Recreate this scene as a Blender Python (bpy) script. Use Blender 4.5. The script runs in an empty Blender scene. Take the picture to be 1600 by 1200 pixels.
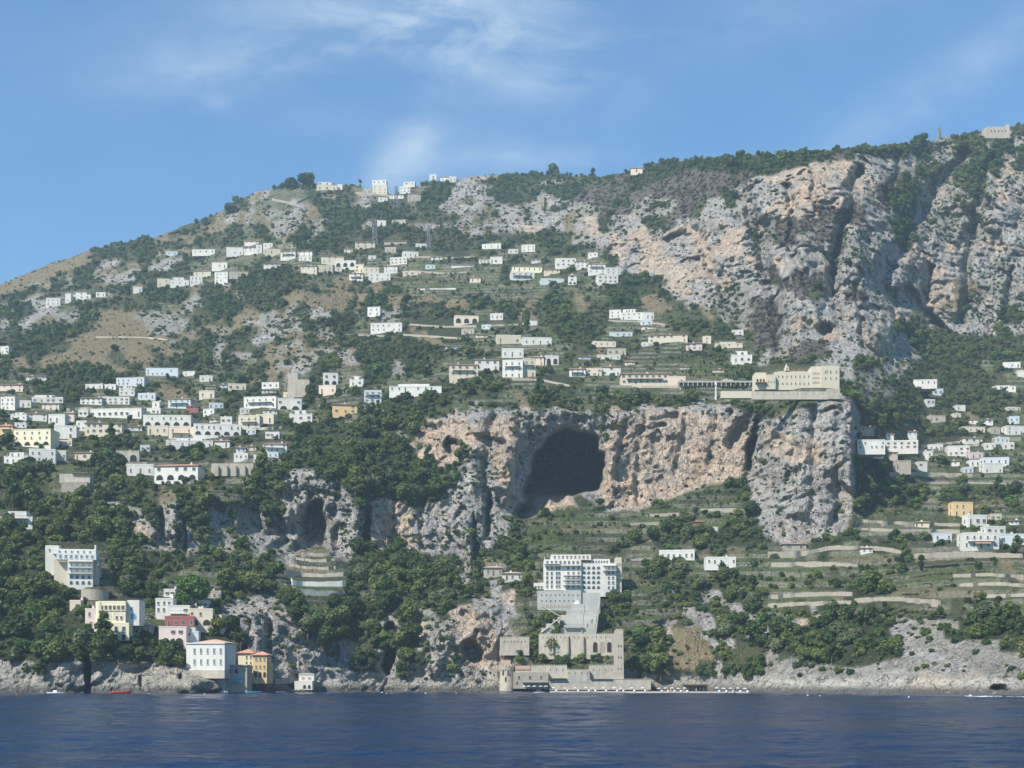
import bpy, math, random
import numpy as np
random.seed(7)
R = math.radians
# ------------------------------------------------------------------ camera, sky, sun, exposure
F, HZ, CAMZ = 2200.0, 1066.0, 3.5          # focal length in photo pixels, horizon row, eye height over the sea (m)
SC = bpy.context.scene
COL = SC.collection
cam = bpy.data.objects.new('camera', bpy.data.cameras.new('camera')); COL.objects.link(cam)
cam.location = (0, 0, CAMZ); cam.rotation_euler = (R(90), 0, 0)
cam.data.sensor_width = 36; cam.data.lens = 36 * F / 1600
cam.data.shift_y = (HZ - 600) / 1600
cam.data.clip_start = 1; cam.data.clip_end = 40000
SC.camera = cam
SC.view_settings.view_transform = 'Standard'; SC.view_settings.look = 'None'
SC.view_settings.exposure = 0.86; SC.view_settings.gamma = 1
SUN_AZ, SUN_EL = 46, 47                    # degrees to the left of straight behind the camera, above the horizon
sun_dir = (-math.sin(R(SUN_AZ)) * math.cos(R(SUN_EL)), -math.cos(R(SUN_AZ)) * math.cos(R(SUN_EL)), math.sin(R(SUN_EL)))
sun = bpy.data.objects.new('sun', bpy.data.lights.new('sun', 'SUN')); COL.objects.link(sun)
sun.data.energy = 4.3; sun.data.angle = R(0.5); sun.data.color = (1, 0.955, 0.88)
from mathutils import Vector, Matrix, Euler
sun.rotation_euler = Vector(sun_dir).to_track_quat('Z', 'Y').to_euler()
SC.cycles.max_bounces = 4; SC.cycles.diffuse_bounces = 2; SC.cycles.glossy_bounces = 2
SC.cycles.transmission_bounces = 2; SC.cycles.volume_bounces = 0; SC.cycles.transparent_max_bounces = 4
SC.cycles.use_denoising = True

class NT:
    """small helper to write node trees"""
    def __init__(s, tree): s.t = tree; tree.nodes.clear()
    def n(s, typ, ins=None, **kw):
        nd = s.t.nodes.new(typ)
        for k, v in kw.items(): setattr(nd, k, v)
        for k, v in (ins or {}).items():
            if isinstance(v, bpy.types.NodeSocket): s.t.links.new(v, nd.inputs[k])
            else: nd.inputs[k].default_value = v
        return nd
    def m(s, op, a, b=0.0, c=0.0, clamp=False):
        nd = s.n('ShaderNodeMath', {0: a, 1: b, 2: c}, operation=op); nd.use_clamp = clamp
        return nd.outputs[0]
    def mix(s, f, a, b, bt='MIX'):
        nd = s.t.nodes.new('ShaderNodeMix'); nd.data_type = 'RGBA'; nd.blend_type = bt
        for k, v in ((0, f), (6, a), (7, b)):
            if isinstance(v, bpy.types.NodeSocket): s.t.links.new(v, nd.inputs[k])
            else: nd.inputs[k].default_value = v
        return nd.outputs[2]
    def noise(s, vec, scale, detail=4, rough=0.55, dist=0.0):
        return s.n('ShaderNodeTexNoise', {'Vector': vec, 'Scale': scale, 'Detail': detail, 'Roughness': rough, 'Distortion': dist}).outputs['Fac']
    def ramp(s, f, stops):
        nd = s.n('ShaderNodeValToRGB', {0: f}); cr = nd.color_ramp
        while len(cr.elements) < len(stops): cr.elements.new(0.5)
        for e, (p, c) in zip(cr.elements, stops): e.position = p; e.color = c if len(c) == 4 else (*c, 1)
        return nd.outputs[0]
    def lin(s, f, a, b, c=0.0, d=1.0):
        return s.n('ShaderNodeMapRange', {0: f, 1: a, 2: b, 3: c, 4: d}).outputs[0]

W = bpy.data.worlds.new('World'); SC.world = W; W.use_nodes = True
N = NT(W.node_tree)
sky = N.n('ShaderNodeTexSky', sky_type='NISHITA', sun_disc=False)
sky.sun_elevation = R(SUN_EL); sky.sun_rotation = math.atan2(sun_dir[0], sun_dir[1])
sky.altitude = 0; sky.air_density = 1.15; sky.dust_density = 0.6; sky.ozone_density = 2.6
tc = N.n('ShaderNodeTexCoord').outputs['Generated']
sp = N.n('ShaderNodeSeparateXYZ', {0: tc})
dy = N.m('MAXIMUM', sp.outputs[1], 0.05)
sx = N.m('DIVIDE', sp.outputs[0], dy); sz = N.m('DIVIDE', sp.outputs[2], dy)
vec = N.n('ShaderNodeCombineXYZ', {0: sx, 1: 0.0, 2: sz}).outputs[0]
wispv = N.n('ShaderNodeMapping', {'Vector': vec, 'Scale': (1.0, 1.0, 2.1), 'Rotation': (0, R(-14), 0)}).outputs[0]
wisp = N.noise(wispv, 11.0, 9, 0.66, .35)
wisp2 = N.noise(wispv, 3.2, 5, 0.6, 0.6)
wisp = N.lin(N.m('ADD', N.m('MULTIPLY', wisp, 0.6), N.m('MULTIPLY', wisp2, 0.4)), 0.42, 0.68)
# soft cirrus banks: photo u, v, half sizes, tilt (deg), strength
CL = [(640, 232, 48, 50, 0, 1.1), (600, 275, 34, 26, -30, .8), (780, 245, 60, 24, 0, .6), (880, 250, 120, 20, 0, .7), (500, 50, 260, 90, -6, .45),
      (740, 60, 190, 70, 12, 1.1), (420, 95, 210, 30, -9, .8), (335, 158, 22, 12, 0, .8), (560, 190, 150, 20, 4, .3),
      (1470, 130, 260, 36, -34, .7), (880, 120, 120, 60, 0, .3), (620, 20, 260, 40, -6, .5), (1150, 40, 300, 40, -12, .3)]
acc = None
for (u, v, rx, rz, ang, st) in CL:
    cu, cv = (u - 800) / F, (HZ - v) / F
    a = R(ang); ca, sa = math.cos(a), math.sin(a)
    dx = N.m('SUBTRACT', sx, cu); dz = N.m('SUBTRACT', sz, cv)
    e1 = N.m('MULTIPLY', N.m('ADD', N.m('MULTIPLY', dx, ca), N.m('MULTIPLY', dz, -sa)), F / rx)
    e2 = N.m('MULTIPLY', N.m('ADD', N.m('MULTIPLY', dx, sa), N.m('MULTIPLY', dz, ca)), F / rz)
    d2 = N.m('ADD', N.m('MULTIPLY', e1, e1), N.m('MULTIPLY', e2, e2))
    g = N.m('MULTIPLY', N.m('EXPONENT', N.m('MULTIPLY', d2, -0.8)), st)
    acc = g if acc is None else N.m('ADD', acc, g)
front = N.lin(sp.outputs[1], 0.1, 0.3)
veil = N.m('MULTIPLY', N.lin(wisp2, .35, .75), 0.10)
cl = N.m('MULTIPLY', N.m('ADD', N.m('MULTIPLY', acc, N.m('ADD', N.m('MULTIPLY', wisp, .95), .12)), veil), front, clamp=True)
tint = N.mix(1.0, sky.outputs[0], (0.50, 0.95, 1.25, 1), 'MULTIPLY')
skyc = N.mix(N.m('MULTIPLY', cl, 0.6), tint, (6.0, 7.0, 8.0, 1))
bg = N.n('ShaderNodeBackground', {0: skyc, 1: 0.070})
N.n('ShaderNodeOutputWorld', {0: bg.outputs[0]})

# ------------------------------------------------------------------ tagging helpers
def tag(o, label=None, cat=None, group=None, kind=None):
    if label: o['label'] = label
    if cat: o['category'] = cat
    if group: o['group'] = group
    if kind: o['kind'] = kind
    return o
def link(name, data, parent=None, loc=None, rot=None, scale=None):
    o = bpy.data.objects.new(name, data); COL.objects.link(o)
    if parent: o.parent = parent
    if loc: o.location = loc
    if rot: o.rotation_euler = rot
    if scale: o.scale = scale
    return o

# ------------------------------------------------------------------ noise in world metres
_rs = np.random.RandomState(11); _T = _rs.rand(65536).astype(np.float32)
def vn(x, y, z, seed=0):
    xi = np.floor(x).astype(np.int64); yi = np.floor(y).astype(np.int64); zi = np.floor(z).astype(np.int64)
    fx = x - xi; fy = y - yi; fz = z - zi
    fx = fx*fx*(3-2*fx); fy = fy*fy*(3-2*fy); fz = fz*fz*(3-2*fz)
    def h(a, b, c): return _T[((a*73856093) ^ (b*19349663) ^ (c*83492791) ^ (seed*2654435)) & 65535]
    r = 0
    for i in (0, 1):
        wx = fx if i else 1-fx
        for j in (0, 1):
            wy = fy if j else 1-fy
            r = r + wx*wy*(h(xi+i, yi+j, zi)*(1-fz) + h(xi+i, yi+j, zi+1)*fz)
    return r
def fbm(x, y, z, s, o=3, seed=0):
    r = 0; a = 1; t = 0
    for k in range(o):
        f = 2.03**k/s
        r = r + a*vn(x*f, y*f, z*f, seed+k*17); t += a; a *= 0.5
    return r/t
def ridged(x, y, z, s, seed=0): return 1-np.abs(2*fbm(x, y, z, s, 2, seed)-1)
# ------------------------------------------------------------------ the lie of the land
# what grows or lies on each patch of the hillside, a letter per 20 photo pixels (rows from v=180 downwards)

A1 = ["."*20]*6 + ["...................r", ".................wtr", "..............ttdrdr", "............ddtddtwg", ".......dwwwwttdttwtv", ".....ddwrrrwrrwwgvgg",
 "..dddRwwrrrrwwtvvvvw", "ddRRwwwRrttwwwtdwwRw", "RrRwvvvttttt wgRRwwtt".replace(" ", "")]
A2 = ["."*20]*4 + ["...w.............tww", "rwwwrvrrrv.vrwwrrrRw", "rvvvwwRtrtttvwwrrrRw", "vvrRdtwwwwwwtttRRRRR", "dRRRRtwwwrwRrRRrrRrr",
 "wtrwRtwwwwwtwtttwwtt", "vdwwwwwtvtvvvwwwtwvw", "wvvvvvvvvvvvgvggvgvt", "wwwtvvvvvvvggggggvgw", "ttwttgddwdwtgggggggg", "wwdddddwdwwddddddwtw"]
A3 = ["."*20]*2 + ["..................ww", "...........wwbwwwwww", "wwwwt.wwwwbbwbbbbbbr", "wtRtwwttbwwtbbbbbRrr", "wwwwwbbbttbbbbbbwwrr", "rRrrrRRbbbRRbbtrrrRr",
 "rorrdRowRrrwbrrRoorR", "wtwttrroRooRoooroorR", "vvtwwwrooroorroooorR", "vtvvvvvwrroooroorror", "vvvvwvvwwwtroooorrrr", "ggvvvvvwwwwwtorrorrr", "wdtwtdtwwwddtrrrRRRr"]
A4 = ["."*17 + "vvw", "."*14 + "wwwvrw", "wwwwwwwwwwwwRRwwRwwr", "wbbwwbwrrRrRrRrwwwRw", "oooooooorRRrwrwwwwoR", "rrroorooobwwRRwwwRor", "rroooorRbRwwRrRRRrrr",
 "oooobbbrrRwRRRRwRrrr", "bbbbbRrrRwwtRRRRRrrr", "RbbRbRrrrwwwRrRrRrrR", "rrrrrbRRrroorroroorR", "rorrRRRRRrroorrRrrrr", "brbbrrrrrrrRoorRrRRr", "tbbtrrbbrrroooddRRRr", "rrrrrrrrrrrroddRrrRR"]
B1 = ["wwrrRRwddddRRRRtwwdd", "rwrwwwtdddddRRRtwdrr", "twwwwdddddddddRrrrrr", "wwwwtdddddddtdtwRwtw", "wddtdddddtdttwwwrtRt", "wtvtwwwwwtvvvvtvvtgt",
 "vvwwwwwgwvtwwddtvgtw", "vwvvwwvvvvvvvvvvvwwv", "wvvvvvvvvvvvvvvwvwgv", "vvvvvvvvvvtvvvvvvvvv", "wvvvttwwwwwwvvvvvvww", "vvvvvvwwwwgtwwwwwtvv"]
B2 = ["RRRwrrwtvtRRttwwtvvg", "RRRrwwwwvvvwtwwwvvvt", "rRrRrRwwwwwtwdttvvvv", "rRrRrRtwwwwwwttvwwwv", "rrrrwwRrwwwRwwrvvvvv", "rRvvwvvvwwwgggvvvvtv",
 "wtvvwwvwwvvvgwwwwtww", "vvvwvvvvwvwwtwwwgRgg", "vvvvwtvwRwwwwwwtooRr", "wwwwwwwwwwwwwwooorro", "vvwwwwwwwwwRwoooooro", "vvwwwwwwwwooowooowrr"]
B3 = ["wdtwtwtvvvvtgttdtRRb", "wvgwwwwgggvvvtttwtRb", "vvvvtwggttvvvvtvvvtb", "vvvgttdttwttggttwgvv", "vvvvvvtvwvvgggggggtw", "vgvwwwvvvvvvvvgggwvv",
 "vggtwtgvvvvvvggvvvvv", "dwwwwgwwwwwwwwrwrwww", "orrrrrwowrorrrroorrr", "orrrrrrooooooooroorr", "orrrrrroooooooroorro", "orrrrrrooooooooooooo"]
B4 = ["brrrrRrrrrooRrRRrrww", "broorrrrrrwwwRrrrwrr", "brrroorrorrwwttttwww", "rRbbbrrrorrwwwwwwttw", "tttwRrrwtrRwtwwtpwww", "vvvvvwrrRwwttwwtttpp",
 "vvvvvwwRRRwwttwttwtt", "vvvRRRwwwttwttwwwtwt", "wrRRrrrtwwwwdtttdwtp", "orrrrrRwgggtwwwwtttp", "orrrrrrvvvgwwwwwvvpp", "orrrrrrwwvvppppvvvpp"]
C1 = ["wwwwppwwwwvvvvvvwppw", "wwwwppwwwwwwtwvtwggw", "twwtpptppwwwtdwwppgw", "twwwwwwwwrrRwrwwRRRR", "vvwwwwwwwwwrRrRwrRRr", "wwwwwwwwwwRorrrwRRRr",
 "wwwwvttwwwwRrRRrrRwR", "wwwwvvvvwwwwwtgwwwwt", "wwwwwvvvwwwwtwgggwww", "wwwwwvvvwwwwvgggggww", "wwwwwwppwwwwvvggggww"]
C2 = ["wwwrrwwRrwwwRwwwwwrr", "wwrroorwwrrwwwtwwrrr", "wwrroorRwrrrwtwwrrro", "wwrrrorrwrooRRtRrrrr", "wRrrrorrrooorRRrrrro", "rRrrwgrrrooororrrrrr",
 "rRrrwwrrrwrrrorrrrww", "wRrpppprwwwwrwrwrwww", "wpppppptwwwwwwwtrwpp", "wwpppppwwwwwwwwwrwww", "wwwgggtggwwwwwwtwwtr"]
C3 = ["orrrrrrooooorwwwwrro", "orrrrrrooooowwwwwwwr", "orrrwggrooowwwwggwwr", "rwooowggoowwggggggwr", "otgggwwtggppggppgpwr", "wggggtwggwpwwwppwwww",
 "wtgggggwtppwtpwwwwww", "twvvvvvvvppvvvvwvpvv", "wwvvvvvvvgwwwggwgggp", "wwvvvvvvvggwwwwtwwwp", "wtvvvvvwwgwpwwrrRwww"]
C4 = ["orrrrrrwwpvgvtvvvvvw", "rwrRRrrwwwwppgggggpg", "rwrwRRrwwwwggwwwwwwg", "rrrrRrrwwtgtggvwgggw", "orrrrrtppptggtpwvvgg", "rrrrrwwppppppwpvvvvt",
 "wvvwwwpwwwwwwpppvvvw", "pptpwpppppwppwwgpgwg", "wwwwwtwpppwwwwwwppdp", "wwwtwwwwwwwwwwwwwwtp", "ppwpppwwwwwtpwtwwwwp"]
D1 = ["wwwwwwvvvvtwvvvvvwrr", "wwwwwwvvvvvvvvvvvwrr", "wwwwwwwwvvwvvvvtwwwr", "wwwwwwwwwwwwwwvvvwww", "wwwwwtwwwwtwwwwvvvvv", "ccrwcccccccccccccccv", "c"*20, "c"*20]
D2 = ["rRwgggwwwwwwwtwwwrrr", "rrrwwwwwtwrwrRwooorr", "rrrrwtwwtwwroRrooorr", "rrrwwrtrotwwrrrroorr", "rrrrrrroowrwwrrrroov", "rrrvrrrtwwrwrrrrrrwv", "c"*20, "c"*20]
D3 = ["otvvvvvwwggpRRwwwrww", "rpvvvvvwgggRwRrwwwrt", "ppwwpppppRwrddrwwwrr", "ptwwppppppwwdddrrwww", "pwwpwwpppwwwdddwwwwR", "pppppppppRwtddtrwwwr", "c"*12 + "ccrrrccc", "c"*20]
D4 = ["wttRwwwpwwwwwwtwwwww", "wRooowwwwwRrRRRwwwww", "wgwgwgwwtwrrRRwwwwww", "wtwwwwttwwRrRRRRRRww", "tRwwwwtttRrrrrRRRRRR", "crrrrrrRrrrrrrrrrrrR", "c"*20, "c"*20]
ROWS = []
for blk in ((A1, A2, A3, A4), (B1, B2, B3, B4), (C1, C2, C3, C4), (D1, D2, D3, D4)):
    for k in range(len(blk[0])):
        ROWS.append("".join(b[k] for b in blk))
for r_ in ROWS: assert len(r_) == 80, (len(r_), r_)
assert len(ROWS) == 46, len(ROWS)
KEYS = "wtgvdprRobc"
LM = np.zeros((46, 80), np.int8)
for j in range(45, -1, -1):
    for i in range(80):
        c = ROWS[j][i]
        LM[j, i] = KEYS.index(c) if c != '.' else LM[j+1, i]

SKY = [(-320, 575), (-150, 500), (0, 446), (50, 424), (100, 405), (160, 386), (210, 374), (250, 368), (280, 357), (350, 327), (385, 305), (400, 300), (430, 294), (470, 288), (500, 287), (530, 288),
       (560, 290), (600, 299), (615, 302), (640, 296), (665, 284), (700, 279), (740, 274), (800, 272), (850, 271), (890, 273), (920, 275), (960, 273), (1000, 266), (1040, 252), (1100, 250),
       (1160, 241), (1200, 241), (1260, 238), (1320, 232), (1380, 226), (1440, 219), (1500, 211), (1540, 204), (1580, 195), (1600, 193), (1900, 160)]
DT = {
 -320: [(1084, 425), (1050, 435), (950, 480), (800, 590), (700, 700), (620, 850), (575, 1000), (300, 1600)],
 0: [(1084, 430), (1052, 437), (1000, 455), (900, 500), (820, 545), (740, 605), (700, 650), (640, 740), (600, 830), (540, 980), (500, 1100), (446, 1350), (200, 1900)],
 150: [(1083, 438), (1047, 443), (1005, 452), (940, 482), (900, 502), (860, 520), (800, 560), (740, 620), (700, 670), (650, 740), (600, 830), (540, 960), (480, 1120), (430, 1280), (385, 1420), (200, 1900)],
 300: [(1083, 445), (1047, 450), (1000, 465), (950, 490), (900, 520), (870, 545), (855, 556), (780, 566), (740, 620), (700, 670), (660, 730), (600, 840), (540, 950), (480, 1080), (430, 1200), (385, 1320), (340, 1450), (200, 1800)],
 410: [(1082, 470), (1072, 474), (960, 486), (930, 510), (900, 540), (860, 570), (800, 585), (740, 605), (700, 650), (640, 730), (600, 830), (560, 890), (500, 980), (450, 1060), (400, 1170), (350, 1290), (298, 1450), (150, 1800)],
 470: [(1082, 480), (1075, 484), (970, 498), (930, 530), (900, 560), (870, 580), (860, 590), (740, 602), (720, 630), (680, 680), (640, 740), (600, 810), (560, 860), (500, 930), (450, 1010), (400, 1120), (350, 1230), (300, 1370), (280, 1450), (150, 1800)],
 560: [(1081, 500), (1060, 503), (1000, 515), (950, 530), (900, 560), (860, 585), (735, 600), (700, 635), (650, 690), (600, 780), (560, 860), (500, 960), (450, 1050), (400, 1140), (350, 1250), (300, 1380), (270, 1450), (150, 1800)],
 650: [(1081, 502), (1000, 512), (950, 525), (900, 560), (885, 585), (860, 600), (770, 612), (720, 640), (660, 668), (620, 705), (600, 750), (560, 830), (500, 940), (450, 1030), (400, 1120), (350, 1240), (300, 1370), (280, 1440), (150, 1800)],
 740: [(1081, 502), (1060, 505), (1000, 512), (950, 522), (920, 555), (905, 580), (880, 600), (700, 622), (650, 640), (630, 655), (615, 690), (600, 730), (560, 800), (500, 920), (450, 1020), (400, 1110), (350, 1240), (300, 1370), (265, 1450), (150, 1800)],
 830: [(1081, 502), (1060, 506), (1000, 518), (960, 535), (900, 570), (880, 590), (830, 625), (800, 640), (645, 655), (622, 685), (600, 730), (560, 800), (500, 910), (450, 1010), (400, 1100), (350, 1230), (300, 1370), (265, 1450), (150, 1800)],
 1000: [(1081, 500), (1060, 506), (1000, 522), (960, 542), (900, 577), (860, 605), (800, 640), (780, 650), (645, 665), (625, 690), (600, 735), (560, 800), (500, 900), (450, 975), (400, 1040), (340, 1120), (280, 1230), (260, 1280), (150, 1600)],
 1100: [(1082, 490), (1060, 500), (1000, 520), (940, 548), (880, 585), (820, 625), (750, 655), (640, 668), (620, 690), (590, 740), (560, 790), (500, 880), (450, 925), (400, 962), (340, 1010), (280, 1075), (248, 1125), (150, 1500)],
 1170: [(1083, 470), (1060, 478), (1000, 500), (940, 530), (880, 570), (820, 615), (760, 652), (640, 668), (622, 690), (590, 740), (560, 780), (530, 832), (500, 860), (400, 915), (300, 975), (245, 1020), (150, 1400)],
 1250: [(1084, 450), (1055, 458), (1000, 485), (940, 520), (880, 565), (850, 598), (700, 616), (625, 626), (612, 648), (590, 700), (560, 750), (520, 785), (400, 845), (300, 915), (240, 985), (150, 1400)],
 1331: [(1085, 428), (1050, 440), (1000, 470), (940, 510), (880, 550), (850, 575), (830, 600), (700, 612), (628, 622), (610, 650), (580, 720), (540, 785), (500, 815), (400, 865), (300, 925), (225, 1000), (150, 1400)],
 1343: [(1085, 425), (1050, 438), (1000, 468), (940, 508), (880, 550), (850, 577), (830, 602), (800, 616), (760, 626), (700, 640), (650, 655), (610, 690), (580, 735), (540, 790), (500, 820), (400, 870), (300, 930), (225, 1002), (150, 1400)],
 1395: [(1085, 412), (1050, 425), (1000, 455), (940, 495), (880, 540), (850, 574), (800, 630), (760, 662), (700, 698), (650, 730), (610, 770), (580, 805), (540, 845), (500, 868), (400, 915), (300, 975), (222, 1045), (150, 1400)],
 1450: [(1086, 400), (1040, 415), (1000, 440), (940, 480), (880, 530), (850, 570), (800, 640), (750, 700), (700, 765), (650, 810), (600, 860), (550, 905), (500, 935), (400, 980), (300, 1035), (215, 1100), (150, 1400)],
 1600: [(1087, 370), (1040, 385), (1000, 410), (940, 455), (880, 510), (850, 550), (800, 620), (750, 695), (700, 760), (650, 815), (600, 865), (550, 910), (500, 945), (400, 1000), (300, 1055), (193, 1120), (120, 1500)],
 1920: [(1088, 340), (1040, 355), (940, 430), (880, 490), (800, 600), (700, 740), (600, 870), (500, 990), (400, 1090), (300, 1190), (150, 1330)]}
ST = 1.6
UU = np.arange(-500, 2160, ST, dtype=np.float64); VV = np.arange(140, 1119, ST, dtype=np.float64)
GU, GV = np.meshgrid(UU, VV)
cols = sorted(DT)
prof = np.stack([np.interp(VV, [p[0] for p in DT[c]][::-1], [p[1] for p in DT[c]][::-1]) for c in cols], 1)
# keep going under water below the shore
for k, c in enumerate(cols):
    v0, y0 = DT[c][0]
    below = VV > v0
    prof[below, k] = y0 - (VV[below]-v0)*1.2
D = np.empty_like(GU)
for j in range(len(VV)): D[j] = np.interp(UU, cols, prof[j])
def blur(a, r):
    if r < 1: return a
    for ax in (0, 1):
        p = np.pad(a, [(r, r) if x == ax else (0, 0) for x in (0, 1)], mode='edge')
        c = np.cumsum(p, axis=ax, dtype=np.float64)
        z = np.zeros_like(np.take(c, [0], axis=ax)); c = np.concatenate([z, c], axis=ax)
        n = 2*r+1
        a = (np.take(c, range(n, c.shape[ax]), axis=ax) - np.take(c, range(0, c.shape[ax]-n), axis=ax))/n
    return a
D = blur(D, 2)
def sstep(x): x = np.clip(x, 0, 1); return x*x*(3-2*x)
def wpos(u, v, y): return (u-800)/F*y, y, CAMZ+(HZ-v)/F*y
X0, Y0, Z0 = wpos(GU, GV, D)
# wandering edges
wu = GU + (fbm(X0, Z0, Z0*0+1, 34, 5, 5)-.5)*74 + (vn(X0/3, Z0/3, Z0*0, 9)-.5)*9
wv = GV + (fbm(X0, Z0, Z0*0+1, 30, 5, 6)-.5)*58 + (vn(X0/3, Z0/3, Z0*0, 8)-.5)*8
ci = np.clip((wu/20).astype(int), 0, 79); ri = np.clip(((wv-180)/20).astype(int), 0, 45)
# outside the frame the pattern simply continues mirrored
mi = np.where(GU < 0, np.clip((-wu/20).astype(int), 0, 79), ci)
mi = np.where(GU > 1600, np.clip(((3200-wu)/20).astype(int), 0, 79), mi)
CLS = LM[ri, mi]
_k = KEYS.index; _nz = fbm(X0, Z0, Z0*0+3, 20, 3, 7)
_lf = (GU < 780) & (GV < 625)
CLS = np.where(_lf & (CLS == _k('r')) & (_nz > .46), _k('R'), CLS)
CLS = np.where(_lf & (CLS == _k('R')) & (_nz > .54), np.where(_nz > .6, _k('t'), _k('d')), CLS)
shore_v = np.interp(UU, [0, 300, 410, 650, 1000, 1250, 1450, 1600], [1084, 1083, 1082, 1081, 1081, 1084, 1086, 1087])[None, :]
def inpoly(poly, u=None, v=None):
    u = wu if u is None else u; v = wv if v is None else v
    ins = np.zeros(u.shape, bool); n = len(poly)
    for i in range(n):
        (x1, y1), (x2, y2) = poly[i], poly[(i+1) % n]
        if y1 == y2: continue
        c = ((y1 > v) != (y2 > v)) & (u < (x2-x1)*(v-y1)/(y2-y1)+x1)
        ins ^= c
    return ins
su = GU + (wu-GU)*.35; sv = GV + (wv-GV)*.35
def paint(k, poly): CLS[inpoly(poly, su, sv)] = KEYS.index(k)
# sharper outlines of the great cliffs
paint('r', [(652, 715), (672, 690), (700, 650), (730, 640), (800, 640), (870, 655), (930, 650), (1000, 640), (1060, 632), (1130, 628), (1200, 650), (1240, 636), (1335, 630), (1336, 770), (1328, 800), (1325, 830),
            (1240, 850), (1195, 838), (1172, 800), (1170, 740), (1090, 735), (1040, 750), (990, 800), (940, 800), (905, 775), (850, 780), (812, 808), (790, 850), (745, 870), (740, 700), (690, 735)])
paint('o', [(990, 650), (1060, 640), (1120, 650), (1165, 690), (1168, 740), (1100, 735), (1040, 748), (990, 795), (950, 790), (948, 690), (965, 660)])
paint('o', [(960, 655), (1000, 645), (1165, 650), (1170, 745), (990, 800), (940, 790)])
paint('o', [(745, 650), (820, 650), (812, 720), (800, 800), (775, 790), (770, 700)])
paint('o', [(655, 715), (690, 665), (720, 648), (760, 665), (770, 720), (745, 705), (700, 732), (670, 728)])
paint('o', [(810, 808), (850, 785), (880, 772), (905, 778), (870, 790), (830, 812)])
paint('o', [(1190, 660), (1240, 680), (1280, 690), (1280, 730), (1230, 720), (1190, 700)])
paint('r', [(438, 750), (455, 728), (480, 728), (500, 745), (540, 760), (562, 800), (566, 860), (545, 880), (520, 868), (520, 850), (470, 860), (450, 880), (438, 820)])
paint('o', [(575, 778), (620, 775), (648, 790), (650, 858), (600, 866), (582, 850)])
paint('r', [(648, 800), (690, 780), (700, 740), (745, 715), (790, 760), (790, 850), (750, 870), (690, 870), (650, 862)])
paint('o', [(712, 950), (740, 945), (765, 965), (780, 1010), (780, 1050), (730, 1040), (705, 1020), (712, 985)])
paint('r', [(362, 938), (395, 950), (440, 975), (470, 985), (500, 1015), (545, 1020), (560, 1075), (420, 1075), (395, 1040), (380, 1000)])
paint('g', [(815, 822), (868, 808), (905, 796), (940, 800), (985, 815), (960, 850), (930, 862), (860, 866), (815, 862)])
paint('w', [(1336, 690), (1360, 700), (1420, 740), (1450, 760), (1440, 790), (1370, 790), (1352, 800), (1332, 800)])
paint('w', [(440, 700), (600, 700), (640, 700), (670, 730), (720, 740), (690, 775), (655, 795), (600, 775), (560, 790), (540, 760), (480, 725), (445, 730)])
paint('w', [(1205, 985), (1260, 975), (1380, 960), (1400, 1000), (1410, 1030), (1330, 1045), (1240, 1030), (1205, 1020)])
_sk = np.interp(GU, [p[0] for p in SKY], [p[1] for p in SKY])
CLS[(GV < _sk+17+10*np.sin(GU/31)) & (GU > 985) & (GU < 1420)] = KEYS.index('w')
_lr = (GU > 1185) & (GV > 848) & (GV < 965) & (CLS == KEYS.index('w')) & (fbm(X0, Z0, Z0*0+9, 15, 3, 8) > .47)
CLS[_lr] = KEYS.index('p')
_ml = (GU > 960) & (GU < 1190) & (GV > 950) & (GV < 1050) & (CLS == KEYS.index('w')) & (fbm(X0, Z0, Z0*0+9, 13, 3, 18) > .52)
CLS[_ml] = KEYS.index('t')
_rr = (GU > 1190) & (GV > 950) & (GV < 1062) & (CLS == KEYS.index('r')) & (fbm(X0, Z0, Z0*0+9, 9, 3, 28) > .47)
CLS[_rr] = KEYS.index('R')
CLS[(GV > 1066) & (CLS != KEYS.index('c'))] = KEYS.index('c')
onehot = {k: blur((CLS == i).astype(np.float32), 1) for i, k in enumerate(KEYS)}
rocky = np.clip(onehot['r'] + onehot['o'] + onehot['c']*0.8 + onehot['R']*.75 + onehot['b']*.5, 0, 1)
rockyS = blur(rocky, 3)
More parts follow.
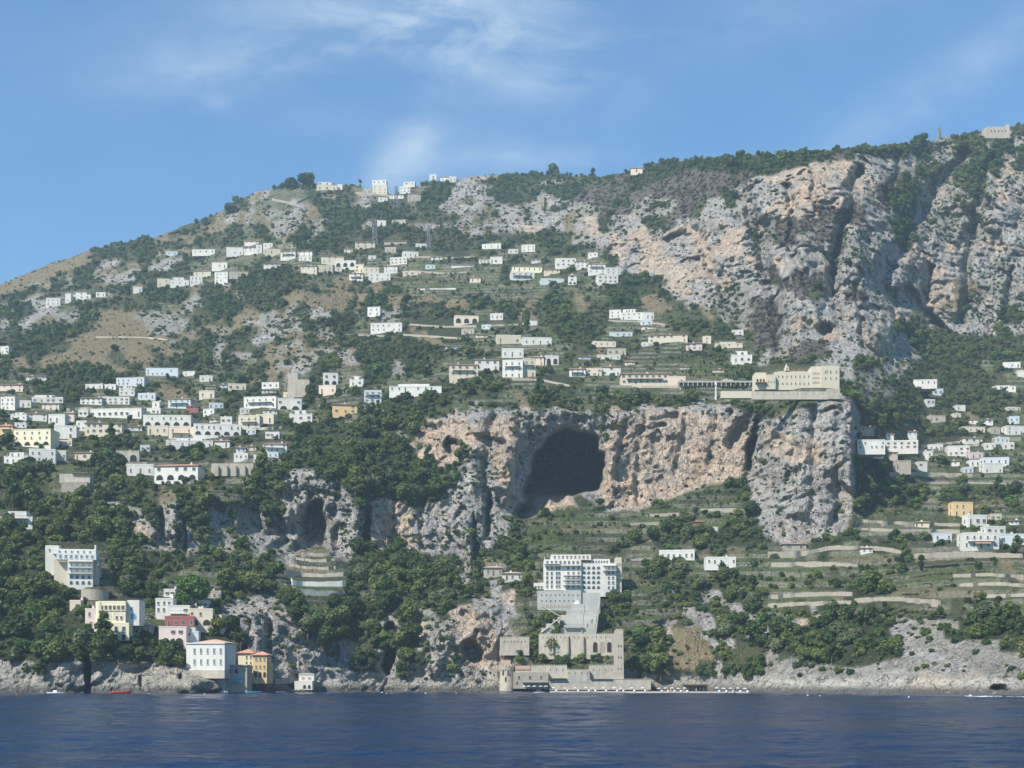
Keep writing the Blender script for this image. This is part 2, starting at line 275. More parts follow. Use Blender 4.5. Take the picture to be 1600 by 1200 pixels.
# dishes, caves, clefts and buttresses: centre, half sizes, depth in metres (+ = into the mountain), edge softness, tilt
FEAT = [(882, 712, 84, 78, 17, .85, 0), (322, 1073, 46, 15, -14, .6, 0), (708, 697, 13, 17, 14, .5, -20), (700, 712, 30, 20, 5, .9, 20), (703, 680, 45, 32, 6, 1, 0),
        (607, 1037, 11, 26, 16, .6, 15), (612, 985, 14, 14, 10, .7, 0),
        (1412, 462, 36, 20, 24, .5, 8), (1465, 507, 26, 9, 14, .6, 0), (1062, 372, 34, 13, 18, .5, -10), (1175, 700, 9, 62, 22, .8, 10), (1152, 672, 16, 40, 9, .8, 25),
        (1288, 520, 16, 12, 12, .6, -30), (1372, 552, 9, 6, 8, .6, 0), (1080, 408, 26, 7, 8, .6, -12), (1249, 1058, 9, 8, 6, 1, 0), (1558, 1076, 26, 9, 9, 1, -8), (1572, 1080, 10, 6, 6, 1, 0),
        (138, 1062, 5, 34, 16, .5, 0), (572, 840, 9, 55, 14, .7, 6), (742, 830, 6, 60, 10, .7, 0), (763, 800, 7, 60, 9, .8, 4), (1026, 990, 17, 14, 12, .6, -15),
        (735, 868, 10, 58, -14, .8, -3), (560, 800, 12, 60, -8, .9, 4), (455, 800, 18, 70, -9, .9, 0), (800, 720, 16, 90, -8, .9, 5), (955, 740, 18, 70, -7, 1, 4),
        (1215, 720, 26, 110, -8, 1, 0), (240, 810, 9, 42, -7, .9, 0), (254, 820, 6, 40, 8, .8, 0), (270, 815, 12, 44, -7, .9, 0), (290, 830, 6, 40, 7, .9, 0),
        (382, 1010, 9, 50, 10, .8, 15), (400, 1010, 14, 60, -6, 1, 0), (420, 990, 8, 60, 6, 1, 0), (735, 1020, 20, 18, 9, .7, 10), (680, 1040, 14, 30, -6, 1, 0),
        (1375, 500, 60, 70, -16, 1, 15), (1260, 470, 50, 60, -10, 1, 0), (1305, 400, 10, 70, 14, .9, 12), (1160, 330, 12, 60, -12, .9, -10), (1182, 340, 9, 60, 12, .9, -10),
        (1200, 370, 9, 30, 9, .9, 0), (1190, 440, 14, 50, 10, .9, -25), (1560, 330, 50, 70, -14, 1, 0), (1505, 380, 12, 60, 10, 1, 20), (1420, 330, 12, 50, 10, 1, 40),
        (1230, 290, 60, 40, 6, 1, 0), (1128, 430, 30, 9, 7, .7, 10), (965, 385, 14, 6, 7, .7, 0), (985, 380, 9, 6, 6, .7, 0), (1345, 430, 14, 40, -8, 1, 0), (1225, 520, 10, 40, 9, .9, -20),
        (1390, 520, 40, 50, -10, 1, 0), (220, 1062, 5, 20, 6, .8, 0), (360, 1068, 6, 16, 10, .7, 0), (282, 1060, 5, 18, 5, .9, 0), (1300, 700, 30, 90, -5, 1, 0)]
FN2 = fbm(X0, Z0, Z0*0, 4.5, 4, 4)
FN = [fbm(X0, Z0, Z0*0, 13, 4, q_) for q_ in (1, 2, 3)]
def feature(u, v, ru, rv, d, soft, ang):
    a = R(ang); c, s = math.cos(a), math.sin(a)
    du = (GU*.6+su*.4)-u; dv = (GV*.6+sv*.4)-v
    e = np.sqrt(((du*c+dv*s)/ru)**2 + ((-du*s+dv*c)/rv)**2)
    e = e + (FN[int(u) % 3]-.5)*(.45 if ru > 50 else 1.05) + (FN2-.5)*(.25 if ru > 26 else 1.1)
    return d*sstep((1-e)/soft)
for f_ in FEAT: D = D + feature(*f_)
CAVE = [(815, 806), (822, 770), (829, 735), (838, 708), (856, 686), (880, 673), (906, 674), (930, 688), (943, 712), (944, 752), (938, 768), (915, 774), (890, 779), (862, 782), (836, 798)]
cm = blur(blur(inpoly(CAVE, GU*.45+su*.55+(FN2-.5)*26, GV*.45+sv*.55+(vn(X0/3.1, Z0/5, Z0*0, 77)-.5)*13).astype(float), 1), 2)
D = D + cm*(105 - 34*sstep((GV-705)/80)*sstep((905-GU)/60) - 16*sstep((GV-745)/40))
ALC = [(476, 866), (474, 832), (478, 802), (487, 784), (499, 780), (509, 792), (509, 822), (514, 866)]
am = blur(inpoly(ALC, GU*.6+su*.4+(FN2-.5)*16, GV*.6+sv*.4).astype(float), 2)
D = D + am*20*(1-.8*sstep((GV-815)/50))
def gully(pts, w, d):
    best = np.full(GU.shape, 1e9)
    qu = GU*.5+wu*.5; qv = GV*.5+wv*.5
    for (x1, y1), (x2, y2) in zip(pts[:-1], pts[1:]):
        L2 = (x2-x1)**2+(y2-y1)**2; t = np.clip(((qu-x1)*(x2-x1)+(qv-y1)*(y2-y1))/L2, 0, 1)
        best = np.minimum(best, np.hypot(qu-x1-t*(x2-x1), qv-y1-t*(y2-y1)))
    return d*sstep(1-best/w)
for g__ in [([(1150, 262), (1175, 330), (1195, 400), (1210, 470), (1222, 545)], 20, 30), ([(1345, 270), (1320, 340), (1305, 400), (1300, 455)], 17, 28), ([(1500, 240), (1440, 330), (1400, 390), (1385, 440)], 20, 22),
            ([(1545, 250), (1520, 330), (1510, 430), (1500, 500)], 13, 20), ([(1060, 300), (1090, 380), (1130, 450), (1170, 520)], 14, 18), ([(1235, 290), (1240, 380), (1262, 450)], 11, 16), ([(1450, 420), (1440, 480), (1480, 520)], 12, 16),
            ([(1270, 250), (1275, 330)], 8, 12), ([(1400, 240), (1392, 320)], 9, 12), ([(1580, 420), (1570, 500)], 9, 12), ([(1400, 460), (1418, 540)], 7, 14), ([(1340, 440), (1352, 540)], 7, 10),
            ([(1005, 650), (1008, 720), (1000, 785)], 6, 6), ([(1070, 645), (1064, 740)], 6, 6), ([(1122, 650), (1117, 735)], 7, 6), ([(1215, 650), (1210, 760), (1226, 830)], 8, 8), ([(1262, 640), (1264, 800)], 7, 7), ([(1300, 650), (1297, 815)], 7, 7),
            ([(772, 650), (762, 740), (770, 835)], 8, 10), ([(664, 780), (668, 860)], 6, 6), ([(618, 770), (616, 860)], 6, 7), ([(530, 760), (528, 860)], 6, 7), ([(450, 740), (462, 860)], 6, 6), ([(975, 660), (968, 780)], 5, 5)]:
    c__ = g__[0][0][1] > 600; D = D + gully(g__[0], g__[1]*(1.3 if c__ else 1), g__[2]*(.42 if c__ else 1))*(.35+1.3*FN[1] if c__ else 1)
# cave floor scree slopes up into the light
fw = sstep((84-np.abs(GU-882))/46)*sstep((GV-766)/12)*(GV < 816)
D = D*(1-fw) + fw*np.minimum(D, np.interp(GV, [766, 790, 816], [684, 655, 634]))
X0, Y0, Z0 = wpos(GU, GV, D)
yd = D*.12
# relief of bare rock: crags, ribs, cracks
qx = X0 + (fbm(X0, yd, Z0, 24, 3, 25)-.5)*26; qz = Z0 + (fbm(X0, yd, Z0, 24, 3, 26)-.5)*26
rel = (ridged(qx, yd, qz/2.6, 46, 31)-.6)*-17 + (ridged(qx, yd, qz/2.6, 19, 41)-.6)*-8 + (fbm(qx, yd, qz/1.4, 16, 4, 45)-.5)*-15
rel += (ridged(qx+qz*.2, yd, qz/1.8, 7.5, 51)-.6)*-3.0 + (fbm(qx, yd, qz, 4.4, 2, 61)-.5)*-4.6 + (vn(X0/1.5, yd/1.5, Z0/1.5, 71)-.5)*1.7 + (ridged(qx-qz*.3, yd, qz, 3.1, 66)-.6)*-2.2
strata = np.abs(((Z0+(fbm(X0, yd, Z0, 30, 2, 77)-.5)*18 + X0*.12)/6.3) % 1 - .5)*2
pit = sstep((vn(qx/8.5, yd/12, qz/5.5, 401)-.76)/.12)*4 + sstep((vn(qx/3.4, yd/6, qz/4.6, 402)-.72)/.12)*2.4 + sstep((vn(qx/13, yd/20, qz/16, 403)-.8)/.1)*7
rel += pit
rel += (ridged(qx*.9+qz*.15, yd, qz/3.6, 64, 37)-.62)*-30*sstep((D-780)/200) + (ridged(qx, yd, qz/3.2, 27, 38)-.62)*-11*sstep((D-780)/200)
rel = rel - rel.mean() + 3
rel += (strata-.5)*1.2*fbm(X0, yd, Z0, 40, 2, 78)*2
gen = (fbm(X0, yd, Z0, 75, 3, 81)-.5)*16 + (fbm(X0, yd, Z0, 14, 2, 91)-.5)*4
calm = blur(np.where(np.isin(CLS, [KEYS.index(k) for k in 'vgp']), 1.0, 0.0), 4)
cave = sstep((1-np.sqrt(((GU-886)/66)**2+((GV-735)/75)**2))/.3)
D = D + rel*blur(rocky, 5)*(1-.55*calm)*(1-.15*cave)*np.interp(D, [450, 600, 700, 900], [.85, .66, .75, 1.3]) + gen*(1-.6*calm)*(1-rockyS*.5)
# terraces: treads and risers follow the contour lines
X0, Y0, Z0 = wpos(GU, GV, D)
Zc = blur(Z0, 3) + (fbm(X0, Y0, Z0*0, 60, 2, 101)-.5)*5
dYdZ = np.clip(-np.gradient(blur(D, 4), axis=0)/np.clip(-np.gradient(blur(Z0, 4), axis=0), .05, None)*-1, 0, 4)
dYdZ = np.clip(np.gradient(blur(D, 4), axis=0)/np.minimum(np.gradient(blur(Z0, 4), axis=0), -.05), 0, 3.5)
STEP = 4.6
fr = (Zc/STEP) % 1
g_ = np.where(fr < .5, 0, (fr-.5)/.5)
terr = blur(np.where(np.isin(CLS, [KEYS.index(k) for k in 'vgp']), 1.0, 0.0), 2)
D = D + STEP*dYdZ*(g_-fr)*terr*.9
wallm = np.where(fr < .5, 1.0, 0.0)*terr*np.clip(fbm(X0, Y0, Z0, 22, 2, 111)*3.2-.8, 0, 1)
# skyline jitter and the back of the mountain
X0, Y0, Z0 = wpos(GU, GV, D)
skyv = np.interp(UU, [p[0] for p in SKY], [p[1] for p in SKY]) + (fbm(UU, UU*0, UU*0, 14, 3, 121)-.5)*7
SV = skyv[None, :]+0*GV
above = GV < SV
jrow = np.clip(((skyv-VV[0])/ST).astype(int)+1, 0, len(VV)-1)
Dsky = D[jrow, np.arange(len(UU))][None, :]+0*GV
Y = np.where(above, Dsky+(SV-GV)*2.2, D)
VE = np.where(above, SV, GV)
X = (GU-800)/F*Y; Z = CAMZ+(HZ-VE)/F*np.where(above, Dsky, Y)
X = np.where(above, (GU-800)/F*Dsky, X)
Z = np.where(above, Z-(SV-GV)*1.1, Z)
# nothing of the land stays above the sea in front of the shore
Z = np.where(GV > shore_v+1, np.minimum(Z, -.6-(GV-shore_v)*.12), Z)
def samp(a, u, v):
    x = np.clip((np.asarray(u, float)-UU[0])/ST, 0, len(UU)-1.001); y = np.clip((np.asarray(v, float)-VV[0])/ST, 0, len(VV)-1.001)
    i = x.astype(int); j = y.astype(int); fx = x-i; fy = y-j
    return (a[j, i]*(1-fx)+a[j, i+1]*fx)*(1-fy)+(a[j+1, i]*(1-fx)+a[j+1, i+1]*fx)*fy
def ground(u, v): return float(samp(Y, u, v))
def near(u0, u1, v0, v1):
    i0, i1 = [int(round((q-UU[0])/ST)) for q in (u0, u1)]; j0, j1 = [int(round((q-VV[0])/ST)) for q in (v0, v1)]
    return float(Y[max(j0, 0):j1+1, i0:i1+1].min())

# ------------------------------------------------------------------ materials
MATS = {}
def mat(name):
    m = bpy.data.materials.new(name); m.use_nodes = True; MATS[name] = m
    return m, NT(m.node_tree)
def finish(n, col, rough=.8, normal=None, spec=.3, **kw):
    ins = {'Base Color': col, 'Roughness': rough, 'Specular IOR Level': spec}
    if normal is not None: ins['Normal'] = normal
    ins.update(kw)
    b = n.n('ShaderNodeBsdfPrincipled', ins)
    n.n('ShaderNodeOutputMaterial', {0: b.outputs[0]}); return b
def simple(name, c, rough=.75, var=.18, scale=1.2, bump=.0, spec=.3, metal=0.0):
    m, n = mat(name)
    p = n.n('ShaderNodeNewGeometry').outputs['Position']
    f = n.noise(p, scale, 5, .6)
    f2 = n.noise(n.n('ShaderNodeMapping', {'Vector': p, 'Scale': (1, 1, .18)}).outputs[0], scale*1.7, 3, .5)
    k = n.m('ADD', n.m('MULTIPLY', n.m('ADD', f, f2), var), 1-var)
    k = n.m('MULTIPLY', k, n.m('ADD', n.m('MULTIPLY', n.n('ShaderNodeObjectInfo').outputs['Random'], .16), .88))
    col = n.mix(1.0, (*c, 1), n.n('ShaderNodeCombineColor', {0: k, 1: k, 2: n.m('MULTIPLY', k, .98)}).outputs[0], 'MULTIPLY')
    nm = n.n('ShaderNodeBump', {'Height': f, 'Strength': bump, 'Distance': .1}).outputs[0] if bump else None
    finish(n, col, rough, nm, spec, Metallic=metal)
    return m
# the hillside
m_land, n = mat('hillside_ground')
P = n.n('ShaderNodeNewGeometry').outputs['Position']
alb = n.n('ShaderNodeAttribute', attribute_name='alb').outputs['Color']
msk = n.n('ShaderNodeSeparateColor', {0: n.n('ShaderNodeAttribute', attribute_name='msk').outputs['Color']})
rk, wl, vg = msk.outputs[0], msk.outputs[1], msk.outputs[2]
na = n.noise(P, .045, 6, .62, .4); nb = n.noise(P, .35, 6, .65); nc = n.noise(P, 1.3, 4, .6)
Pv = n.n('ShaderNodeMapping', {'Vector': P, 'Scale': (1, 1, .22)}).outputs[0]
nst = n.noise(Pv, .22, 7, .68, .5)
# rock: weathered grey skin over warm fresh limestone, dark water streaks, cracks
warm = n.lin(na, .49, .70)
rockc = n.mix(warm, alb, n.mix(1.0, alb, (1.13, .98, .84, 1), 'MULTIPLY'))
rockc = n.mix(n.lin(nst, .50, .66, 0, .6), rockc, (.135, .135, .14, 1))
rockc = n.mix(n.lin(n.noise(P, .16, 7, .72, .6), .5, .62, 0, .5), rockc, (.20, .19, .18, 1))
rockc = n.mix(n.lin(nb, .55, .70, 0, .6), rockc, (.64, .58, .50, 1))
spk = n.noise(P, .55, 6, .8)
rockc = n.mix(n.lin(spk, .54, .64, 0, .6), rockc, (.13, .125, .12, 1))
vor = n.n('ShaderNodeTexVoronoi', {'Vector': n.n('ShaderNodeMapping', {'Vector': P, 'Scale': (1, 1, .6)}).outputs[0], 'Scale': .33, 'Randomness': 1.0}, feature='DISTANCE_TO_EDGE').outputs['Distance']
crack = n.m('MULTIPLY', n.lin(vor, 0.0, .06, 1, 0), n.lin(nb, .45, .6))
rockc = n.mix(n.m('MULTIPLY', crack, .55), rockc, (.1, .09, .08, 1))
tuft = n.m('MULTIPLY', n.lin(n.noise(P, .5, 3, .6), .6, .66), n.lin(na, .38, .5, 0, .85))
rockc = n.mix(tuft, rockc, (.075, .085, .045, 1))
# soil and grass
soil = n.mix(n.lin(nb, .35, .7), n.mix(1.0, alb, (.72, .78, .66, 1), 'MULTIPLY'), n.mix(1.0, alb, (1.25, 1.15, 1.02, 1), 'MULTIPLY'))
wet = n.m('SUBTRACT', 1.0, n.m('MULTIPLY', vg, .72))
soil = n.mix(n.m('MULTIPLY', wet, n.lin(nc, .48, .6, 0, .75)), soil, (.05, .065, .028, 1))
soil = n.mix(n.m('MULTIPLY', wet, n.lin(n.noise(P, .75, 4, .7), .5, .58, 0, .6)), soil, n.mix(nb, (.04, .055, .022, 1), (.10, .13, .04, 1)))
soil = n.mix(n.m('MULTIPLY', wet, n.lin(n.noise(P, .22, 6, .75), .5, .6, 0, .7)), soil, n.mix(nc, (.05, .065, .028, 1), (.11, .13, .05, 1)))
col = n.mix(rk, soil, rockc)
wallc = n.mix(n.lin(nc, .3, .7), (.20, .18, .15, 1), (.44, .40, .33, 1))
col = n.mix(n.m('MULTIPLY', wl, .6), col, wallc)
hgt = n.m('ADD', n.m('MULTIPLY', n.noise(n.n('ShaderNodeMapping', {'Vector': P, 'Scale': (1, .5, .45)}).outputs[0], .13, 4, .6, .5), 3.2), n.m('MULTIPLY', nb, 1.4))
hgt = n.m('ADD', hgt, n.m('ADD', n.m('MULTIPLY', nc, .6), n.m('MULTIPLY', crack, -.5)))
bp = n.n('ShaderNodeBump', {'Height': hgt, 'Strength': 1.0, 'Distance': 2.6}).outputs[0]
finish(n, col, .9, bp, .15)
LEFT = (GU < 770) & (GV < 640)
ALB = {'w': (.045, .055, .028), 't': (.115, .11, .06), 'g': (.10, .13, .045), 'v': (.17, .155, .10), 'd': (.29, .225, .145), 'p': (.30, .265, .19),
       'r': (.46, .43, .39), 'R': (.40, .375, .325), 'o': (.60, .47, .345), 'b': (.16, .125, .115), 'c': (.50, .465, .40)}
alb_a = sum(onehot[k][..., None]*np.array(ALB[k])[None, None, :] for k in KEYS)
vals = (0.82+.36*fbm(X0, Y0, Z0, 9, 3, 131))[..., None]
tn = vn(np.floor(Zc/STEP)*7.31, X0/42, X0*0, 501)[..., None]; tg = terr[..., None]
straw = np.array([.27, .225, .13]); grn = np.array([.10, .15, .038]); drk = np.array([.05, .065, .03])
tcol = np.where(tn < .3, drk, np.where(tn < .68, grn, straw))
alb_a = alb_a*(1-.75*tg*(tn*0+1)) + tcol*.75*tg
alb_a = alb_a*vals
alb_a = alb_a*(1+.28*onehot['c']*sstep((GU-1150)/60)*sstep((GV-1058)/6))[..., None]
tide = sstep((3.2-Z)/2.4)*(GV > 1040)*.75                      # wet dark band at the waterline
alb_a = alb_a*(1-tide[..., None])
nr, ncn = GU.shape
verts = np.stack([X, Y, Z], -1).reshape(-1, 3)
idx = np.arange(nr*ncn).reshape(nr, ncn)
quads = np.stack([idx[1:, :-1], idx[1:, 1:], idx[:-1, 1:], idx[:-1, :-1]], -1).reshape(-1, 4)
def np_mesh(name, vs, qs, mats, midx=None, smooth=True):
    me = bpy.data.meshes.new(name)
    k = qs.shape[1]
    me.vertices.add(len(vs)); me.vertices.foreach_set('co', np.ascontiguousarray(vs, np.float32).ravel())
    me.loops.add(qs.size); me.loops.foreach_set('vertex_index', np.ascontiguousarray(qs, np.int32).ravel())
    me.polygons.add(len(qs)); me.polygons.foreach_set('loop_start', np.arange(0, qs.size, k, dtype=np.int32))
    me.polygons.foreach_set('loop_total', np.full(len(qs), k, np.int32))
    if midx is not None: me.polygons.foreach_set('material_index', np.ascontiguousarray(midx, np.int32))
    me.polygons.foreach_set('use_smooth', np.full(len(qs), smooth))
    for m in mats: me.materials.append(m)
    me.update(calc_edges=True); me.validate()
    return me
me = np_mesh('hillside', verts, quads, [m_land])
for nm, arr in (('alb', alb_a), ('msk', np.stack([rocky, wallm, np.clip(onehot['d']+.45*onehot['p'], 0, 1)], -1))):
    at = me.attributes.new(nm, 'FLOAT_COLOR', 'POINT')
    a4 = np.concatenate([arr.reshape(-1, 3), np.ones((nr*ncn, 1))], 1).astype(np.float32)
    at.data.foreach_set('color', a4.ravel())
tag(link('hillside', me), kind='structure')

# ------------------------------------------------------------------ the sea
m_sea, n = mat('sea_water')
P = n.n('ShaderNodeNewGeometry').outputs['Position']
Pw = n.n('ShaderNodeMapping', {'Vector': P, 'Scale': (.55, 1.0, 1.0), 'Rotation': (0, 0, R(8))}).outputs[0]
w1 = n.noise(Pw, .16, 4, .6, .3); w2 = n.noise(Pw, .7, 5, .65, .5); w3 = n.noise(Pw, 2.6, 3, .6)
patch = n.noise(n.n('ShaderNodeMapping', {'Vector': P, 'Scale': (.35, 1, 1)}).outputs[0], .018, 4, .6)
h = n.m('ADD', n.m('MULTIPLY', w1, 1.6), n.m('ADD', n.m('MULTIPLY', w2, .8), n.m('MULTIPLY', w3, .22)))
bp = n.n('ShaderNodeBump', {'Height': h, 'Strength': .8, 'Distance': n.lin(patch, .35, .65, .15, .5)}).outputs[0]
col = n.mix(n.lin(patch, .35, .65), (.002, .014, .050, 1), (.004, .022, .070, 1))
finish(n, col, n.lin(patch, .3, .7, .10, .22), bp, .26, IOR=1.333)
yy = np.concatenate([[-600, -100], np.linspace(10, 52, 40), 52*np.power(620/52, np.linspace(0, 1, 560))[1:], [1000, 3000]])
tt = np.concatenate([[-9, -3], np.linspace(-1, 1, 700), [3, 9]])
gx, gy = np.meshgrid(tt, yy); gx = gx*np.clip(14+gy*.44, 14, 330)
lam = np.clip(np.where(np.abs(gx) < 331, 1, 0)*np.clip((620-gy)/100, 0, 1)*(gy > 8), 0, 1)
gq = gx*.45+gy*.12
sz_ = ((fbm(gq, gy, gx*0, 13, 2, 201)-.5)*.5 + (ridged(gq, gy, gx*0, 5.2, 205)-.6)*.34 + (ridged(gq*1.3, gy, gx*0, 2.1, 211)-.6)*.17 + (vn(gx/.9, gy/.55, gx*0, 215)-.5)*.07*np.clip(1.6-gy/150, 0, 1))*lam*(.45+1.1*fbm(gx*.4, gy, gx*0, 60, 2, 221))
sv_ = np.stack([gx, gy, sz_], -1).reshape(-1, 3); ii = np.arange(gx.size).reshape(gx.shape)
sq = np.stack([ii[:-1, :-1], ii[:-1, 1:], ii[1:, 1:], ii[1:, :-1]], -1).reshape(-1, 4)
tag(link('sea', np_mesh('sea', sv_, sq, [m_sea])), kind='structure')
# ------------------------------------------------------------------ foliage
def leafmat(name, dark, light, warm):
    m, n = mat(name)
    info = n.n('ShaderNodeObjectInfo'); rnd = info.outputs['Random']
    P = n.n('ShaderNodeNewGeometry').outputs['Position']
    f = n.noise(P, .9, 3, .6); f2 = n.noise(P, .02, 3, .6)
    col = n.mix(n.m('ADD', n.m('MULTIPLY', rnd, .85), n.m('MULTIPLY', f, .35), clamp=True), (*dark, 1), (*light, 1))
    col = n.mix(n.lin(n.m('ADD', n.m('MULTIPLY', f2, .75), n.m('MULTIPLY', rnd, .35)), .52, .72, 0, .75), col, (*warm, 1))
    b = n.n('ShaderNodeBsdfPrincipled', {'Base Color': col, 'Roughness': .65, 'Specular IOR Level': .25})
    tr = n.n('ShaderNodeBsdfTranslucent', {0: n.mix(1.0, col, (1.1, 1.25, .6, 1), 'MULTIPLY')})
    mx = n.n('ShaderNodeMixShader', {0: .22, 1: b.outputs[0], 2: tr.outputs[0]})
    n.n('ShaderNodeOutputMaterial', {0: mx.outputs[0]}); return m
m_oak = leafmat('evergreen_leaves', (.032, .062, .016), (.095, .142, .032), (.165, .185, .045))
m_pine = leafmat('pine_needles', (.06, .12, .022), (.10, .17, .03), (.13, .2, .035))
m_cyp = leafmat('cypress_needles', (.018, .036, .014), (.03, .055, .026), (.035, .06, .03))
m_burn = leafmat('scorched_leaves', (.075, .055, .048), (.14, .105, .085), (.12, .11, .07))
m_olive = leafmat('olive_leaves', (.075, .10, .045), (.15, .175, .09), (.18, .18, .07))
m_bark = simple('bark', (.11, .085, .065), .95, .3, 4)

def crown_mesh(name, seed, mt, kind='oak', n=520, leaf=.085):
    """unit crown: 1 wide, base at z=0; a lumpy inner body wrapped in leaf sprays"""
    rs = np.random.RandomState(seed)
    if kind == 'oak':
        nb = rs.randint(7, 11)
        c = rs.normal(size=(nb, 3)); c /= np.linalg.norm(c, axis=1)[:, None]
        c *= rs.uniform(.12, .3, (nb, 1)); c[:, 2] = c[:, 2]*.9+.46
        r = rs.uniform(.17, .27, nb)
    elif kind == 'pine':
        nb = 14; t = rs.rand(nb); a = rs.rand(nb)*6.28; q = (1-t)*.34+.04
        c = np.stack([np.cos(a)*q, np.sin(a)*q, .15+t*1.15], 1); r = .12+.12*(1-t)
    elif kind == 'cypress':
        nb = 9; t = np.linspace(0, 1, nb)
        c = np.stack([rs.normal(0, .03, nb), rs.normal(0, .03, nb), .25+t*2.6], 1); r = .3*np.sin(np.pi*(.22+.74*t))+.05
    else:
        nb = rs.randint(4, 7); a = rs.rand(nb)*6.28; q = rs.uniform(.05, .32, nb)
        c = np.stack([np.cos(a)*q, np.sin(a)*q, rs.uniform(.1, .34, nb)], 1); r = rs.uniform(.16, .25, nb)
    V = []; Q = []
    # inner bodies (octahedral spheres, rough)
    for k in range(nb):
        base = len(V); L = []
        for i, th in enumerate((.35, .95, 1.6, 2.25, 2.85)):
            for j in range(7):
                ph = j*2*math.pi/7+i*.4; s = r[k]*rs.uniform(.72, .92)
                V.append((c[k, 0]+s*math.sin(th)*math.cos(ph), c[k, 1]+s*math.sin(th)*math.sin(ph), c[k, 2]+s*math.cos(th)))
        for i in range(4):
            for j in range(7):
                a0 = base+i*7+j; a1 = base+i*7+(j+1) % 7; Q.append((a0, a0+7, a1+7, a1))
        Q.append((base, base+2, base+4, base+6)); Q.append((base+28, base+30, base+32, base+34))
    w = r**2/np.sum(r**2); pick = rs.choice(nb, n, p=w)
    d = rs.normal(size=(n, 3)); d /= np.linalg.norm(d, axis=1)[:, None]; d[:, 2] = np.where(d[:, 2] < -.5, -d[:, 2], d[:, 2])
    p = c[pick] + d*(r[pick]*rs.uniform(.82, 1.16, n))[:, None]
    for i in range(n):
        nn = d[i]*1.0+rs.normal(size=3)*.42; nn /= np.linalg.norm(nn)
        t = np.cross(nn, rs.normal(size=3)); t /= np.linalg.norm(t); b = np.cross(nn, t)
        s = leaf*rs.uniform(.55, 1.35); e = s*rs.uniform(.55, 1.1); k0 = len(V)
        droop = nn*s*.35
        V += [tuple(p[i]-t*s-droop), tuple(p[i]-b*e), tuple(p[i]+t*s-droop), tuple(p[i]+b*e)]
        Q.append((k0, k0+1, k0+2, k0+3))
    V = np.array(V); V[:, 2] = np.maximum(V[:, 2], .01)
    return np_mesh(name, V, np.array(Q), [mt], smooth=False)
def trunk_mesh(name, seed, h=.5):
    rs = np.random.RandomState(seed); V = []; Q = []
    def limb(p0, p1, r0, r1):
        k0 = len(V)
        for q, r_ in ((p0, r0), ((np.array(p0)+p1)/2+rs.normal(0, .012, 3), (r0+r1)/2), (p1, r1)):
            for j in range(6): V.append((q[0]+r_*math.cos(j*1.047), q[1]+r_*math.sin(j*1.047), q[2]))
        for i in range(2):
            for j in range(6):
                a = k0+i*6+j; b = k0+i*6+(j+1) % 6; Q.append((a, b, b+6, a+6))
    limb((0, 0, -.28), (rs.normal(0, .02), rs.normal(0, .02), h*.6), .05, .035)
    for k in range(4):
        a = k*1.57+rs.rand(); limb((0, 0, h*.45), (.2*math.cos(a), .2*math.sin(a), h*1.15), .03, .012)
    return np_mesh(name, np.array(V), np.array(Q), [m_bark])
TRUNKS = [trunk_mesh('trunk', 50+i) for i in range(3)]
BIG = {'oak': [crown_mesh('crown', 100+i, m_oak, 'oak', 620, .07) for i in range(6)],
       'olive': [crown_mesh('crown', 130+i, m_olive, 'oak', 560, .065) for i in range(2)],
       'pine': [crown_mesh('crown', 150+i, m_pine, 'oak', 900, .055) for i in range(2)],
       'conifer': [crown_mesh('crown', 160+i, m_oak, 'pine', 560, .07) for i in range(2)],
       'cypress': [crown_mesh('crown', 170+i, m_cyp, 'cypress', 700, .075) for i in range(2)]}
# crowns for the mass of scrub and far woods
vcol = bpy.data.collections.new('woodland_kinds')
def variant(k, me): o = bpy.data.objects.new('%02d_kind' % k, me); vcol.objects.link(o)
for i in range(6): variant(i, crown_mesh('bush', 200+i, m_oak, 'oak' if i < 4 else 'bush', 190, .10))
for i in range(2): variant(6+i, crown_mesh('bush', 220+i, m_olive, 'bush', 150, .10))
for i in range(2): variant(8+i, crown_mesh('bush', 230+i, m_burn, 'bush', 110, .09))
variant(10, crown_mesh('bush', 240, m_pine, 'oak', 170, .10))

